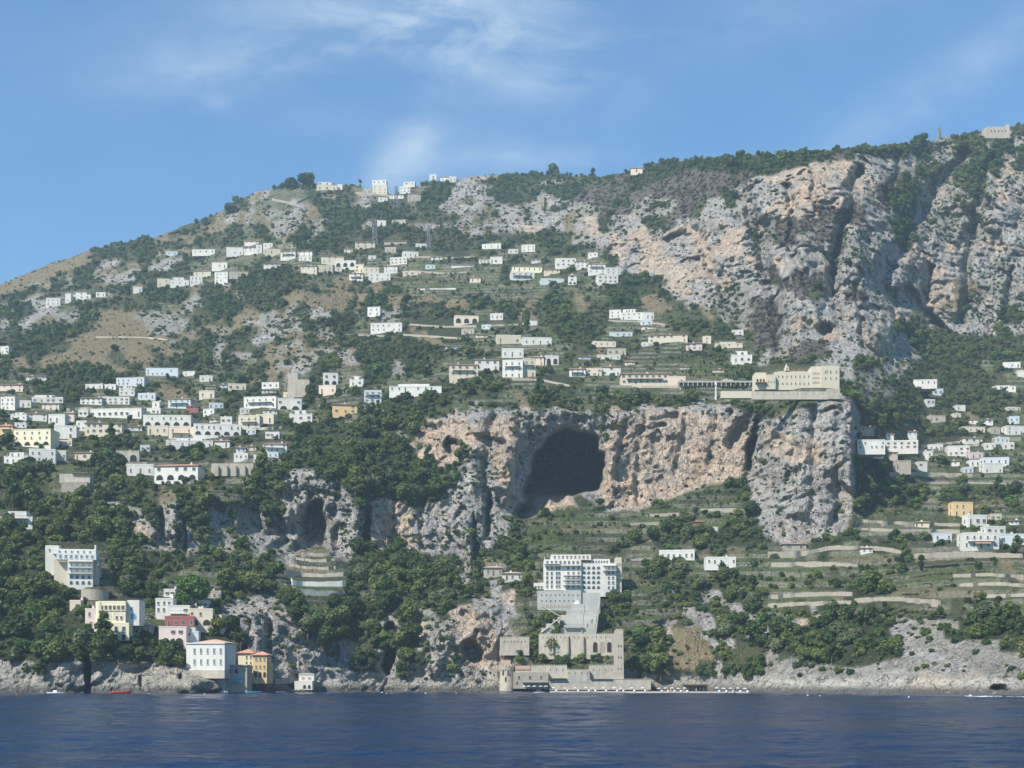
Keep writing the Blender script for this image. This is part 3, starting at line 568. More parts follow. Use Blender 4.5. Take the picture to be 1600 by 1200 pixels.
DENS = {'w': 2.5, 't': 1.15, 'g': .34, 'v': .6, 'd': .16, 'p': .5, 'r': .3, 'R': .55, 'o': .03, 'b': 1.3, 'c': 0.0}
SIZE = {'w': 5.2, 't': 4.4, 'g': 2.4, 'v': 3.5, 'd': 2.6, 'p': 3.8, 'r': 2.3, 'R': 3.4, 'o': 2.4, 'b': 3.2, 'c': 1}
KEEP = []        # photo rectangles that stay clear of trees (filled by the buildings)
def scatter():
    rs = np.random.RandomState(5)
    n0 = 205000
    u = rs.uniform(-320, 1980, n0); v = rs.uniform(188, 1078, n0)
    sky = np.interp(u, UU, skyv); ok = v > sky+1
    u = u[ok]; v = v[ok]
    ii = np.clip(((u-UU[0])/ST).round().astype(int), 0, len(UU)-1); jj = np.clip(((v-VV[0])/ST).round().astype(int), 0, len(VV)-1)
    cls = CLS[jj, ii]; y = samp(Y, u, v)
    size = np.array([SIZE[k] for k in KEYS])[cls]*np.exp(rs.normal(0, .42, len(u)))
    size = np.clip(size, 1.2, 9.5)
    near_f = np.interp(y, [430, 620, 800, 1300], [1.0, .92, .78, .82]); size = size*near_f
    size = np.where((v < np.interp(u, UU, skyv)+26) & np.isin(cls, [0, 1]), size*1.05+.3, size)
    px = size/y*F
    rate = 2300*890/n0                       # px^2 per candidate
    clump = .35+1.3*samp(blur(fbm(X, Y, Z*0, 17, 2, 301), 1), u, v)
    d_ = np.array([DENS[k] for k in KEYS])[cls]
    d_ = np.where(np.isin(cls, [0, KEYS.index('b')]), d_, d_*np.clip(clump*2.4-1.35, 0, 2.2))
    steep = samp(wallm, u, v)
    pr = d_*rate/(px*px*.52)*(1-.7*steep)
    keep = rs.rand(len(u)) < pr
    u, v, y, size, cls, px = [a[keep] for a in (u, v, y, size, cls, px)]
    m = (((u-886)/62)**2 + ((v-735)/66)**2 > 1)
    for (a, b, c, d) in KEEP:
        m &= ~((u > a-px*.35) & (u < b+px*.35) & (v > c) & (v < d+px*.28+1))
    return [a[m] for a in (u, v, y, size, cls, px)]
# ------------------------------------------------------------------ buildings
MT = dict(W=simple('white_plaster', (.66, .63, .565), .8, .34, .35), C=simple('cream_plaster', (.62, .54, .41), .8, .12, .35), Y=simple('yellow_plaster', (.76, .68, .46), .8, .1, .35),
          P=simple('peach_plaster', (.74, .58, .45), .8, .12, .35), K=simple('pink_plaster', (.66, .53, .48), .8, .1, .35), O=simple('ochre_plaster', (.74, .51, .26), .8, .12, .35),
          Q=simple('shore_rock', (.42, .385, .335), .92, .5, 1.4, .9), G=simple('grey_stone', (.36, .315, .25), .9, .5, .9, .6), D=simple('dark_red_plaster', (.38, .14, .12), .8, .12, .5), B=simple('blue_white_plaster', (.55, .585, .60), .8, .1, .35),
          L=simple('pale_stone', (.45, .395, .315), .9, .62, .6, .9), Z=simple('weathered_concrete', (.42, .42, .385), .9, .4, .35, .3))
m_tile = simple('terracotta_tiles', (.56, .27, .18), .85, .3, 2.5, .5)
m_tile2 = simple('faded_tiles', (.52, .33, .23), .85, .25, 2.0, .5)
m_flat = simple('flat_roof_render', (.50, .48, .44), .9, .2, .5)
m_glass = simple('window_glass', (.085, .095, .105), .18, .3, .8, 0, .6)
m_frame = simple('window_frame', (.62, .60, .56), .6, .05, 1)
m_shut = simple('brown_shutter', (.14, .10, .075), .7, .2, 2)
m_blue = simple('blue_door', (.05, .12, .32), .6, .1, 1)
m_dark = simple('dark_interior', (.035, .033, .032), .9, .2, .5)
m_iron = simple('painted_iron', (.20, .21, .22), .6, .1, 3)
m_canvas = simple('white_canvas', (.58, .56, .52), .8, .06, 1)
m_red = simple('red_hull', (.55, .03, .035), .35, .05, 1, 0, .5)
m_hull = simple('white_hull', (.80, .80, .78), .35, .05, 1, 0, .5)
m_foam = simple('foam_white', (.80, .82, .84), .6, .1, 1)
m_bluec = simple('blue_paint', (.08, .28, .40), .5, .1, 1)
m_orange = simple('orange_plastic', (.75, .20, .04), .5, .05, 1)
m_pebble = simple('beach_shingle', (.34, .32, .29), .9, .25, 1.5, .4)

class MB:
    def __init__(s): s.v = []; s.q = []; s.m = []; s.mats = []
    def mi(s, m):
        if m not in s.mats: s.mats.append(m)
        return s.mats.index(m)
    def poly(s, pts, m):
        k = len(s.v); s.v += [tuple(p) for p in pts]; s.q.append(tuple(range(k, k+len(pts)))); s.m.append(s.mi(m))
    def box(s, x0, x1, y0, y1, z0, z1, m, top=None, taper=0):
        k = len(s.v); t = taper
        s.v += [(x0, y0, z0), (x1, y0, z0), (x1, y1, z0), (x0, y1, z0), (x0+t, y0+t, z1), (x1-t, y0+t, z1), (x1-t, y1-t, z1), (x0+t, y1-t, z1)]
        for i, f in enumerate(((0, 3, 2, 1), (4, 5, 6, 7), (0, 1, 5, 4), (1, 2, 6, 5), (2, 3, 7, 6), (3, 0, 4, 7))):
            s.q.append(tuple(k+a for a in f)); s.m.append(s.mi(top if (i == 1 and top) else m))
        return s
    def cyl(s, x, y, r0, r1, z0, z1, m, n=12, cap=True):
        k = len(s.v)
        for z, r in ((z0, r0), (z1, r1)):
            for j in range(n): a = j*2*math.pi/n; s.v.append((x+r*math.cos(a), y+r*math.sin(a), z))
        for j in range(n): s.q.append((k+j, k+(j+1) % n, k+n+(j+1) % n, k+n+j)); s.m.append(s.mi(m))
        if cap: s.q.append(tuple(k+n+j for j in range(n))); s.m.append(s.mi(m))
        return s
    def bar(s, p, q, r, m):
        p = Vector(p); q = Vector(q); d = (q-p); u = d.orthogonal().normalized()*r; w = d.cross(u).normalized()*r; k = len(s.v)
        for c in (p, q):
            for a, b in ((1, 1), (-1, 1), (-1, -1), (1, -1)): s.v.append(tuple(c+u*a+w*b))
        for f in ((0, 1, 5, 4), (1, 2, 6, 5), (2, 3, 7, 6), (3, 0, 4, 7), (0, 3, 2, 1), (4, 5, 6, 7)):
            s.q.append(tuple(k+a for a in f)); s.m.append(s.mi(m))
        return s
    def mesh(s, name):
        me = bpy.data.meshes.new(name); me.from_pydata(s.v, [], s.q); me.update()
        for m in s.mats: me.materials.append(m)
        me.polygons.foreach_set('material_index', s.m); return me
    def build(s, name, parent=None, **kw): return link(name, s.mesh(name), parent, **kw)

def arch_pts(w, h, n=7):
    r = w/2; pts = [(-r, 0), (r, 0), (r, h-r)]
    for i in range(1, n): a = math.pi*i/n; pts.append((r*math.cos(a), h-r+r*math.sin(a)))
    pts.append((-r, h-r)); return pts
_wc = {}
def win_mesh(kind, w, h, fr=None, pane=None):
    """a window: surround standing proud of the wall, dark pane set inside it, a sill below"""
    fr = fr or m_frame; pane = pane or m_glass
    key = (kind, round(w, 1), round(h, 1), fr.name, pane.name)
    if key in _wc: return _wc[key]
    w, h = key[1], key[2]; b = MB(); t = max(.06, w*.06)
    if kind == 'arch':
        P0 = arch_pts(w, h); P1 = arch_pts(w+2*t, h+t)
        k = len(P0)
        for i in range(k):
            j = (i+1) % k
            b.poly([(P1[i][0], -.09, P1[i][1]), (P1[j][0], -.09, P1[j][1]), (P0[j][0], -.09, P0[j][1]), (P0[i][0], -.09, P0[i][1])], fr)
            b.poly([(P1[i][0], .1, P1[i][1]), (P1[j][0], .1, P1[j][1]), (P1[j][0], -.09, P1[j][1]), (P1[i][0], -.09, P1[i][1])], fr)
        b.poly([(x, -.02, z) for x, z in P0], pane)
    else:
        b.box(-w/2-t, -w/2, -.09, .1, 0, h, fr); b.box(w/2, w/2+t, -.09, .1, 0, h, fr)
        b.box(-w/2-t, w/2+t, -.09, .1, h, h+t, fr)
        b.poly([(-w/2, -.02, 0), (w/2, -.02, 0), (w/2, -.02, h), (-w/2, -.02, h)], pane)
        if kind == 'win': b.box(-w/2-t*1.4, w/2+t*1.4, -.2, .1, -.12, 0, fr)
        if kind == 'shut':
            b.box(-w/2-t*1.4, w/2+t*1.4, -.2, .1, -.12, 0, fr)
            b.box(-w/2-w*.46, -w/2-t*.3, -.15, -.09, 0, h, m_shut); b.box(w/2+t*.3, w/2+w*.46, -.15, -.09, 0, h, m_shut)
    m = b.mesh('window'); _wc[key] = m; return m
def win(parent, x, y, z, w, h, kind='win', name='window', rz=0, fr=None, pane=None):
    return link(name, win_mesh(kind, w, h, fr, pane), parent, (x, y-.01*math.cos(rz), z), (0, 0, rz))

HOUSES = []      # (u, v, label) for the register of landmarks
class Site:
    """a place on the hillside: x and z are given in photo pixels at the distance of the thing, y in metres"""
    def __init__(s, name, label, cat, u, vb, wpx, hpx, group=None, y=None, yaw=0, dy=0, clear=True):
        s.Y = (near(u, u+wpx, vb-hpx, vb) - .4 if y is None else y) + dy
        s.k = s.Y/F; s.u = u; s.vb = vb
        s.root = bpy.data.objects.new(name, None); COL.objects.link(s.root)
        s.cx = wpx/2
        s.root.location = ((u+wpx/2-800)*s.k, s.Y, CAMZ+(HZ-vb)*s.k); s.root.rotation_euler = (0, 0, yaw)
        s.root.empty_display_size = .5
        tag(s.root, label, cat, group); HOUSES.append((u+wpx/2, vb-hpx/2, label))
        if clear: KEEP.append((u, u+wpx, vb-hpx-2, vb))
    def b(s, name, x0, x1, y0, y1, z0, z1, m, top=None, taper=0, parent=None):
        return MB().box((x0-s.cx)*s.k, (x1-s.cx)*s.k, y0, y1, z0*s.k, z1*s.k, m, top, taper*s.k).build(name, parent or s.root)
    def w(s, x, y, z, w, h, kind='win', name='window', **kw):
        return win(s.root, (x-s.cx)*s.k, y, z*s.k, w*s.k, h*s.k, kind, name, **kw)
    def grid(s, x0, x1, nx, zs, w, h, kind='win', y=0, name='window', skip=0, **kw):
        for z in zs:
            for i in range(nx):
                if skip and random.random() < skip: continue
                s.w(x0+(x1-x0)*(i+.5)/nx, y, z, w, h, kind, name, **kw)
def roof_hip(s, x0, x1, y0, y1, z0, h, m, over=.5):
    """x, z in pixels; y in metres"""
    k = s.k; X0_, X1_, Z_, H_ = (x0-s.cx)*k-over, (x1-s.cx)*k+over, z0*k, h*k; y0 -= over; y1 += over
    e = min((X1_-X0_)/2, (y1-y0)/2)*.9; ym = (y0+y1)/2; b = MB()
    b.box(X0_, X1_, y0, y1, Z_-.18, Z_, m)
    a = [(X0_, y0, Z_+.003), (X1_, y0, Z_+.003), (X1_, y1, Z_+.003), (X0_, y1, Z_+.003)]; r = [(X0_+e, ym, Z_+H_), (X1_-e, ym, Z_+H_)]
    b.poly([a[0], a[1], r[1], r[0]], m); b.poly([a[2], a[3], r[0], r[1]], m); b.poly([a[1], a[2], r[1]], m); b.poly([a[3], a[0], r[0]], m)
    return b.build('roof', s.root)
ROOFS = {'r': m_tile, 't': m_tile2}
def house(u, vb, w, h, style, nx, nf, label, group='houses scattered over the hillside'):
    wc, rc = style[0], style[1]; op = style[2:]
    rnd = random.Random(int(u*31+vb)); m = MT[wc]
    yaw = R(rnd.uniform(-9, 9))
    if vb < 720: h *= .88
    s = Site('house', label, 'house', u, vb, w, h, group, yaw=yaw)
    k = s.k; dep = min(max(w*k*.6, 5), 10); hh = h if rc == 'f' else h*.84
    lo = -2.6/k
    if 's' in op:      # set-back upper storey over a wider ground floor
        a = w*rnd.uniform(.1, .4); zc = hh*.55
        s.b('wall', 0, w, 0, dep, lo, zc, m, m_flat); s.b('upper_storey', a*.6, w-(w*.35-a*.4), 1.6, dep+2, zc+.02, hh, m, m_flat)
    else: s.b('wall', 0, w, 0, dep, lo, hh, m, m_flat)
    if rc == 'f':
        b = MB(); t = .28; x0, x1 = -w/2*k, w/2*k; zt = (hh if 's' not in op else hh*.55)*k
        for q in ((x0-.06, x1+.06, -.06, t), (x0-.06, x1+.06, dep-t, dep+.06), (x0-.06, x0+t, t, dep-t), (x1-t, x1+.06, t, dep-t)): b.box(*q, zt+.004, zt+.55, m)
        b.build('parapet', s.root)
        if rnd.random() < .5:
            cxp = rnd.uniform(-w*.35, w*.35)*k; MB().box(cxp, cxp+.7, dep*.5, dep*.5+.7, zt, zt+1.5, m).build('chimney', s.root)
    else:
        rf = roof_hip(s, 0, w, 0, dep, hh, h-hh, ROOFS[rc])
        cxp = rnd.uniform(-w*.3, w*.3)*k; MB().box(cxp, cxp+.7, dep*.3, dep*.3+.7, hh*k, h*k+.5, m).build('chimney', rf)
    fh = hh/nf
    kinds = ['win', 'shut', 'win'][rnd.randint(0, 2)]
    ww, wh = min(max(.7, w*k/nx*.17), 1.1)/k, min(1.3/k, fh*.38)
    nx = max(1, int(nx*.85+.5)); miss = rnd.uniform(0, .35)
    for f in range(nf):
        if f == 0 and 'a' in op:
            na = max(2, int(w*k/4.2))
            for i in range(na): s.w(w*(i+.5)/na, 0, .1, w/na*.6, fh*.72, 'arch', 'arch', pane=m_dark)
            continue
        yo = 1.6 if ('s' in op and f >= nf*.55) else 0
        xa, xb = (w*.18, w*.78) if yo else (0, w)
        door = rnd.randint(0, nx-1) if f == 0 else -1
        for i in range(nx):
            x = xa+(xb-xa)*(i+.5)/nx + rnd.uniform(-.45, .45)*ww
            if i != door and rnd.random() < miss: continue
            if i == door and w*k > 6: s.w(x, 0, 0, ww*1.05, fh*.66, 'door', 'door', pane=m_shut)
            else: s.w(x, yo, f*fh+fh*.3, ww, wh*rnd.choice((1, 1, 1.15)), kinds)
    # windows on the gable side that faces left
    for f in range(nf):
        win(s.root, -w/2*k, dep*.5, (f*fh+fh*.3)*k, 1.0, min(1.4, fh*k*.45), 'win', rz=R(-90))
    if 'b' in op and h*k > 4.5:
        z = fh*k*(nf-1 if nf > 1 else .9)
        x0, x1 = -w*.38*k, w*.38*k; b = MB().box(x0, x1, -1.3, -.003, z-.14, z, m)
        b2 = MB().box(x0, x1, -1.3, -1.22, z+.9, z+.98, m_iron)
        for i in range(int((x1-x0)/.5)+1): b2.box(x0+i*.5, x0+i*.5+.05, -1.28, -1.23, z, z+.9, m_iron)
        ob = b.build('balcony', s.root); b2.build('railing', ob)
    if 'w' in op:      # red awning
        z = fh*k*.95; b = MB(); b.poly([(-w*.2*k, -2, z-.9), (w*.25*k, -2, z-.9), (w*.25*k, -.01, z), (-w*.2*k, -.01, z)], m_tile); b.build('awning', s.root)
    return s

VIL = 'houses of the village on the left slope'; UP = 'houses of the upper village'; MID = 'houses on the road above the cave cliff'
RIG = 'houses among the terraces on the right'; LOW = 'houses above the sea at lower left'
HS = """
72 477 22 12 Wf 3 2 U|small white house with flat roof at the far left end of the upper slope
102 472 9 14 Wf 1 2 U|narrow white tower house on the upper left slope
112 467 30 12 Wfs 4 2 U|long white stepped house at the left end of the upper slope row
150 463 15 6 Wf 2 1 U|low white cottage just right of the long stepped house on the upper left slope
246 446 19 11 Cf 2 2 U|cream end house at the left of the row above the grey crag
266 445 29 14 Wfs 4 2 U|largest white house in the row above the grey crag at left
297 443 19 12 Wf 3 2 U|white block in the row above the grey crag, right of the largest one
302 430 28 9 Ct 4 1 U|cream house one step behind the row above the grey crag
335 441 21 17 Wf 3 3 U|tall white three-storey house right of the row above the grey crag
358 431 30 6 Lf 4 1 U|low pale stone building at the right end of the row above the grey crag
331 419 24 9 Wf 3 1 U|white house on the slope between the two upper left rows
208 457 14 9 Wf 2 1 U|tiny white cottage alone under the pale rock patch at left
354 397 26 11 Wf 4 2 U|left half of the long white terrace of houses high on the left
381 394 20 10 Wr 3 2 U|white house with red roof ending the long terrace high on the left
400 395 9 13 Wf 1 2 U|narrow white house standing alone high on the left
411 396 27 7 Cf 4 1 U|long low cream house just left of the big white arcaded one
438 402 24 13 Wtb 4 2 U|white two-storey house with long balcony in the upper village left
463 400 25 10 Wr 4 2 U|white house with red roof behind the balcony house
467 407 20 7 Wf 3 1 U|white annex in front of the red roofed house beside the balcony house
470 426 25 14 Ct 4 2 U|grey cream farmhouse with tiled roof below the upper village
496 424 24 10 Lf 3 1 U|pale stone outbuilding right of the grey cream farmhouse
502 410 35 13 Ct 5 2 U|large cream house with faded roof in the middle of the upper village
538 395 14 9 Pt 2 1 U|peach cottage on the ramp below the topmost red roofed house
555 387 31 12 Ct 4 2 U|topmost cream house with tiled roof of the upper village
523 417 33 10 Wfa 5 1 U|white house with arcade under the large cream house
554 425 14 12 Yf 2 2 U|small yellow house left of the white terrace blocks
545 438 22 15 Wrb 4 2 U|white house with red roof and balcony at the lower left of the upper village
568 430 24 13 Cf 4 2 U|cream block in the centre of the lower upper-village cluster
576 438 34 12 Wf 5 2 U|long white two-storey house at the bottom of the upper village
600 425 21 13 Wr 3 2 U|white house with bright red roof at the right of the lower cluster
609 412 27 10 Wf 5 2 U|white house with a row of five windows behind the bright red roof
629 402 25 9 Wf 3 1 U|white flat house up on the terrace right of the upper village
601 395 18 9 Lf 2 1 U|ruined pale stone house above the upper village terraces
753 388 30 7 Wf 4 1 U|low white row house alone on the wooded slope above the terraces
749 411 17 10 Wt 3 1 U|white house with tiled roof left one of the close pair on the terrace edge
766 412 19 11 Wf 3 1 U|white flat house right one of the close pair on the terrace edge
734 440 17 9 Pr 2 1 U|peach cottage with red roof amid green terraces
527 297 8 9 Wf 1 1 U|small pale hut beside the summit village domes
495 297 32 15 Cfs 4 2 U|rounded cream building on the summit, left of the saddle
582 303 23 15 Cf 3 3 U|square cream tower block on the skyline by the saddle
624 301 17 10 Wf 3 2 U|white house on the skyline right of the saddle
637 315 20 17 Lt 3 3 U|tall pale stone house just below the saddle on the right
671 279 11 7 Wf 1 1 U|tiny white domed chapel on the summit ridge
688 283 13 9 Wt 2 1 U|left white house of the ridge top pair in the trees
702 284 11 9 Wf 2 1 U|right white house of the ridge top pair in the trees
589 353 14 9 Wf 1 1 U|small white stone hut alone on the wooded upper slope
612 350 22 6 Lf 3 1 U|long low stone ruin alone on the wooded upper slope
815 392 21 10 Wf 3 2 U|white house at the top of the slope above the yellow house
868 416 32 13 Wf 5 2 U|big white block at the left end of the right upper row
900 417 20 12 Wt 4 2 U|middle white house with balcony row in the right upper row
919 426 27 19 Wrb 4 3 U|tall white three-storey house with red roof in the right upper row
947 428 23 10 Wf 3 2 U|small white house at the right end of the right upper row
934 442 32 13 Wf 5 2 U|white house lowest on the right of the upper row
888 444 13 19 Wta 1 3 U|narrow white chapel with bell gable beneath the right upper row
850 426 25 7 Pr 3 1 U|low peach roofed house left of the narrow chapel
800 424 47 11 Yt 7 1 U|long yellow house with faded roof left of the right upper row
798 436 37 12 Wfb 5 2 U|white house with colonnade in front of the long yellow house
986 269 18 9 Pr 1 1 U|house with dark red gable alone on the skyline right of the lone tree
0 552 14 11 Wf 2 2 V|white house cut by the left frame edge under the dry slope
41 595 31 10 Wt 4 2 V|white house with tiled roof above the trees at far left
0 611 36 14 Pr 4 2 V|peach villa with red roof at the left frame edge
0 640 24 21 Wf 3 3 V|tall white house at the left frame edge beside the peach villa
26 636 22 10 Wf 3 1 V|low white annex right of the tall house at the left edge
50 628 48 13 Wfs 6 2 V|long white stepped house below the woods at far left
65 640 28 13 Ct 4 2 V|cream house directly in front of the long stepped house
125 631 34 13 Wr 5 2 V|white house with red roof on the left village top row
160 631 42 11 Wfb 6 2 V|long white house with terrace in the left village top row
163 608 18 7 Wf 2 1 V|lowest block of the white stepped cascade above the left village
181 602 45 12 Bf 7 2 V|long blue-white block of the stepped cascade above the left village
186 616 24 17 Wfs 3 3 V|white corner house below the stepped cascade
228 586 50 11 Bf 8 2 V|blue-white terrace of houses at the top of the stepped cascade
285 586 20 5 Wf 2 1 V|low white bar of a house at the right end of the cascade
312 596 20 9 Wf 2 1 V|small white house among green trees right of the cascade
311 622 24 12 Cf 2 1 V|cream cottage over a bare terrace right of the blue red-roofed villa
262 637 36 19 Brb 5 2 V|blue-white villa with bright red roof and balconies
291 644 19 13 Dr 2 2 V|dark red annex at the right foot of the blue-white villa
16 655 26 13 Wfs 3 2 V|white stepped house left of the low red roof at far left
43 656 30 14 Wrb 4 2 V|white house with wide red roof at far left
75 661 27 14 Wf 3 1 V|plain white house left of the peach tower
102 659 14 19 Pt 1 3 V|peach tower house in the left village
140 652 82 14 Wfb 10 1 V|very long white house with terrace in the left village centre
224 665 74 17 Wfa 9 2 V|very long white arcaded house right of the village centre
85 684 34 20 Wf 2 2 V|plain white cube house with blank walls
119 672 16 15 Wf 2 2 V|small white house wedged right of the blank cube house
133 677 57 22 Cr 7 2 V|cream palazzo with red roof and two window rows
0 682 20 23 Orb 2 3 V|orange house with balconies at the left frame edge
20 696 60 27 Yfa 6 3 V|pale yellow mansion with ground floor arches
230 678 33 13 Cf 3 1 V|cream stone house at the left of the stepped terrace blocks
264 685 38 19 Pfb 4 2 V|peach house with loggia among the stepped terrace blocks
260 697 72 15 Wfs 8 2 V|white stepped block at the foot of the right village cluster
303 680 73 18 Wfa 9 2 V|long white house with arched windows right of the stepped terrace blocks
335 699 24 14 Wr 2 1 V|white cottage with red roof under the long arched house
372 668 34 20 Cfb 4 2 V|cream house with veranda at the right of the left village
380 636 52 17 Wfb 6 2 V|white house beside the purple bougainvillea
434 640 37 18 Wfa 5 2 V|white house with arches at the right end of the left village
452 657 36 19 Wfs 3 2 V|white terraced house stepping down beside the wooded gully
400 661 28 14 Cf 2 1 V|cream house left of the terraced white house by the gully
5 724 40 18 Wfs 5 2 V|white stepped house at the bottom left of the village
46 722 40 19 Wf 5 2 V|white block at the bottom left of the village beside the stepped house
87 719 16 15 Cf 2 1 V|cream house at the bottom left of the village
116 718 31 15 Cr 3 1 V|cream house with red roof at the bottom of the village
182 721 35 15 Lfa 3 1 V|stone house with two arches at the bottom of the village
198 742 42 15 Wf 4 1 V|low white wing left of the white red-roofed villa
240 750 70 27 Wra 6 2 V|big white villa with red roof and arches above the woods
410 706 38 18 Wrb 5 2 V|white house with red roof and balcony above the wooded gully
505 601 23 19 Wfa 2 2 M|white house with big arch beside the stone rampart
498 615 27 13 Pf 3 1 M|peach stone cottage below the big arch house
546 602 22 17 Wfs 2 2 M|small white stepped house right of the big arch house
520 645 38 18 Or 4 2 M|orange house with red roof above the wooded gully
569 628 27 19 Bfb 3 3 M|blue-white house with balconies on the spur
608 613 82 16 Wfs 9 1 M|long white garden house on the road above the wooded spur
574 493 20 14 Wf 2 2 M|white cube house alone on the dry middle slope
579 518 49 14 Wf 7 2 M|long white house with a row of windows on the middle slope
710 505 38 12 Pfa 3 1 M|peach ruin with two arches on the middle terraces
766 498 20 8 Wf 3 1 M|small white house right of the two-arch ruin
721 521 20 7 Lf 2 1 M|tiny stone hut below the two-arch ruin
702 588 45 25 Crb 5 2 M|cream palace with central arch and red roof
742 578 38 22 Wr 4 2 M|white red-roofed wing directly behind the cream palace
785 590 32 30 Wfb 4 3 M|tall white house right of the cream palace
784 558 34 14 Wf 4 1 M|white house above the tall one right of the cream palace
818 588 19 30 Cfb 2 3 M|narrow cream house at the right of the palace cluster
832 571 18 18 Pt 2 2 M|unfinished pink-brown house at the right of the palace cluster
852 569 21 14 Wfa 2 1 M|small white arched house ending the palace cluster
776 537 38 14 Cf 4 1 M|cream house above the palace cluster
816 539 46 12 Wfb 5 1 M|long white house with shaded terrace above the palace cluster
890 588 25 16 Wrb 3 2 M|peach roofed white house left of the small road group
916 587 24 12 Cf 4 2 M|flat cream house in the middle of the small road group
940 586 30 18 Wr 4 2 M|white house with long red roof at the right of the small road group
970 600 75 22 Crb 9 2 M|very long cream hotel with red roof above the cliff edge
1045 600 26 12 Pf 2 1 M|pale pink garage block right of the very long cream hotel
952 496 18 12 Wf 2 2 M|left white block of the stepped white group on the slope
970 499 33 19 Wfs 5 3 M|tallest white stepped house of the group on the slope
1004 499 18 11 Wf 3 1 M|right white block of the stepped white group on the slope
1013 534 61 15 Cr 7 2 M|very long cream farm building below the burnt slope
1072 546 25 13 Krb 3 2 M|pink house right of the very long farm building
1098 537 13 12 Cf 1 2 M|small cream tower house behind the pink house
1118 543 42 11 Cfs 4 1 M|low cream house with terrace under the burnt slope
1144 566 31 21 Wfs 3 2 M|white villa with curved top alone above the monastery terraces
949 554 29 9 Lf 3 1 M|ruined cream stone house above the small road group
1568 574 26 8 Wf 3 1 R|white hut high on the right terraces
1590 588 20 9 Wf 2 1 R|white house cut by the right frame edge, the higher one
1340 701 43 14 Wfb 6 2 R|white terraced house touching the monastery cliff
1384 701 50 13 Wfb 6 2 R|white house with long balcony right of the one touching the cliff
1361 708 20 8 Wf 2 1 R|small white ground-floor block below the terraced house by the cliff
1343 672 23 7 Lr 2 1 R|stone shed with red roof right of the monastery cliff
1506 691 30 10 Wt 3 1 R|white house with tiled roof on the right upper terraces
1548 677 15 9 Lf 1 1 R|grey stone house left of the white one at the right edge
1572 678 30 13 Wf 3 2 R|white house at the right frame edge above the terraces
1481 711 34 15 Wfb 5 2 R|white balcony house in the right hand terrace hamlet
1515 716 22 9 Kf 2 1 R|pinkish house in the middle of the right hand terrace hamlet
1515 729 18 9 Wf 2 1 R|small white block at the foot of the right hand terrace hamlet
1537 738 31 13 Wf 3 2 R|bright white cube house lowest in the right hand terrace hamlet
1534 725 42 9 Bfb 5 1 R|blue-white house at the right end of the terrace hamlet
1396 733 27 12 Gf 2 1 R|dark roofed shelter left of the right hand terrace hamlet
1489 806 32 20 Of 3 2 R|orange villa on the right terraces
1511 821 32 15 Wf 3 1 R|white annex below the orange villa
1540 834 32 10 Wf 3 1 R|white house behind the big one with red awnings
1505 857 56 23 Wfwb 6 2 R|big white house with red awnings on the right
1561 851 42 15 Bfb 4 1 R|blue-white veranda house at the right frame edge
1224 857 36 9 Gr 2 1 R|long low shed with red roof beneath the monastery cliff
1084 823 15 10 Dr 1 1 R|tiny dark red hut on the green slope right of the great cave
1030 875 55 14 Wfb 7 1 R|white pavilion with many columns right of the big hotel
1104 881 46 9 Wf 6 1 R|long low white building right of the pavilion
757 900 28 16 Lt 3 1 R|stone house with pale roof beside the rock needle
786 907 30 14 Wt 3 1 R|white cottage between the rock needle and the big hotel
2 822 48 24 Wfsb 5 2 L|white house with blue door alone in the woods at the left edge
109 953 17 13 Pf 2 1 L|small peach house behind the trees left of the yellow villa
133 981 16 28 Kf 1 2 L|pink wing attached to the left side of the yellow villa
203 992 16 22 Kfb 2 2 L|pink and purple house right of the yellow villa
219 991 16 17 Kt 2 1 L|small pink house with a tiled roof right of the yellow villa
243 958 27 21 Wf 3 2 L|white house top left of the shore cluster
262 969 34 21 Wfb 4 2 L|white house with pergola in the shore cluster
258 981 45 16 Dfb 5 1 L|dark red house with white terrace in the shore cluster
248 1006 43 25 Kfa 3 2 L|pink house with two tall windows in the shore cluster
295 977 37 24 Cfa 3 2 L|cream house with arched door in the shore cluster
330 979 19 19 Cfs 2 2 L|cream stone house at the right end of the shore cluster
291 999 19 19 Bfs 2 1 L|blue-white cottage above the white shore palace
"""
GM = {'U': UP, 'V': VIL, 'M': MID, 'R': RIG, 'L': LOW}
for ln in HS.strip().split('\n'):
    a, lab = ln.split('|'); a = a.split()
    house(float(a[0]), float(a[1]), float(a[2]), float(a[3]), a[4], int(a[5]), int(a[6]), lab, GM[a[7]])

# ---- smaller houses filling the village terraces
LMK = [(885, 735, 'the great cave'), (497, 812, 'the small alcove'), (110, 890, 'the left white hotel'), (175, 970, 'the yellow villa'), (320, 1020, 'the white shore palace'), (395, 1035, 'the orange shore house'), (475, 1064, 'the white beach house'),
       (735, 850, 'the rock needle'), (792, 1050, 'the round tower'), (910, 895, 'the big central hotel'), (905, 1010, 'the castle gardens'), (1058, 868, 'the white pavilion'), (1242, 852, 'the long red-roofed shed'), (1530, 845, 'the red-awning house'),
       (1505, 795, 'the orange villa'), (1245, 590, 'the monastery'), (1380, 695, 'the white row at the cliff'), (1088, 1075, 'the dark beach bar'), (1250, 1058, 'the small sea hollow'), (1560, 1078, 'the sea cave at right'), (25, 810, 'the blue-door house'),
       (275, 735, 'the big red-roofed villa'), (490, 905, 'the alcove gardens'), (110, 752, 'the two-tier bastion'), (55, 685, 'the pale yellow mansion'), (345, 670, 'the long white arched house'), (540, 636, 'the orange gully house'),
       (1000, 590, 'the very long cream hotel'), (725, 575, 'the cream palace'), (1335, 720, 'the monastery cliff edge'), (1400, 985, 'the right coast terraces'), (610, 1030, 'the dark cliff cleft'), (138, 1060, 'the black sea cleft'), (645, 455, 'the brown field'), (600, 420, 'the upper village')]
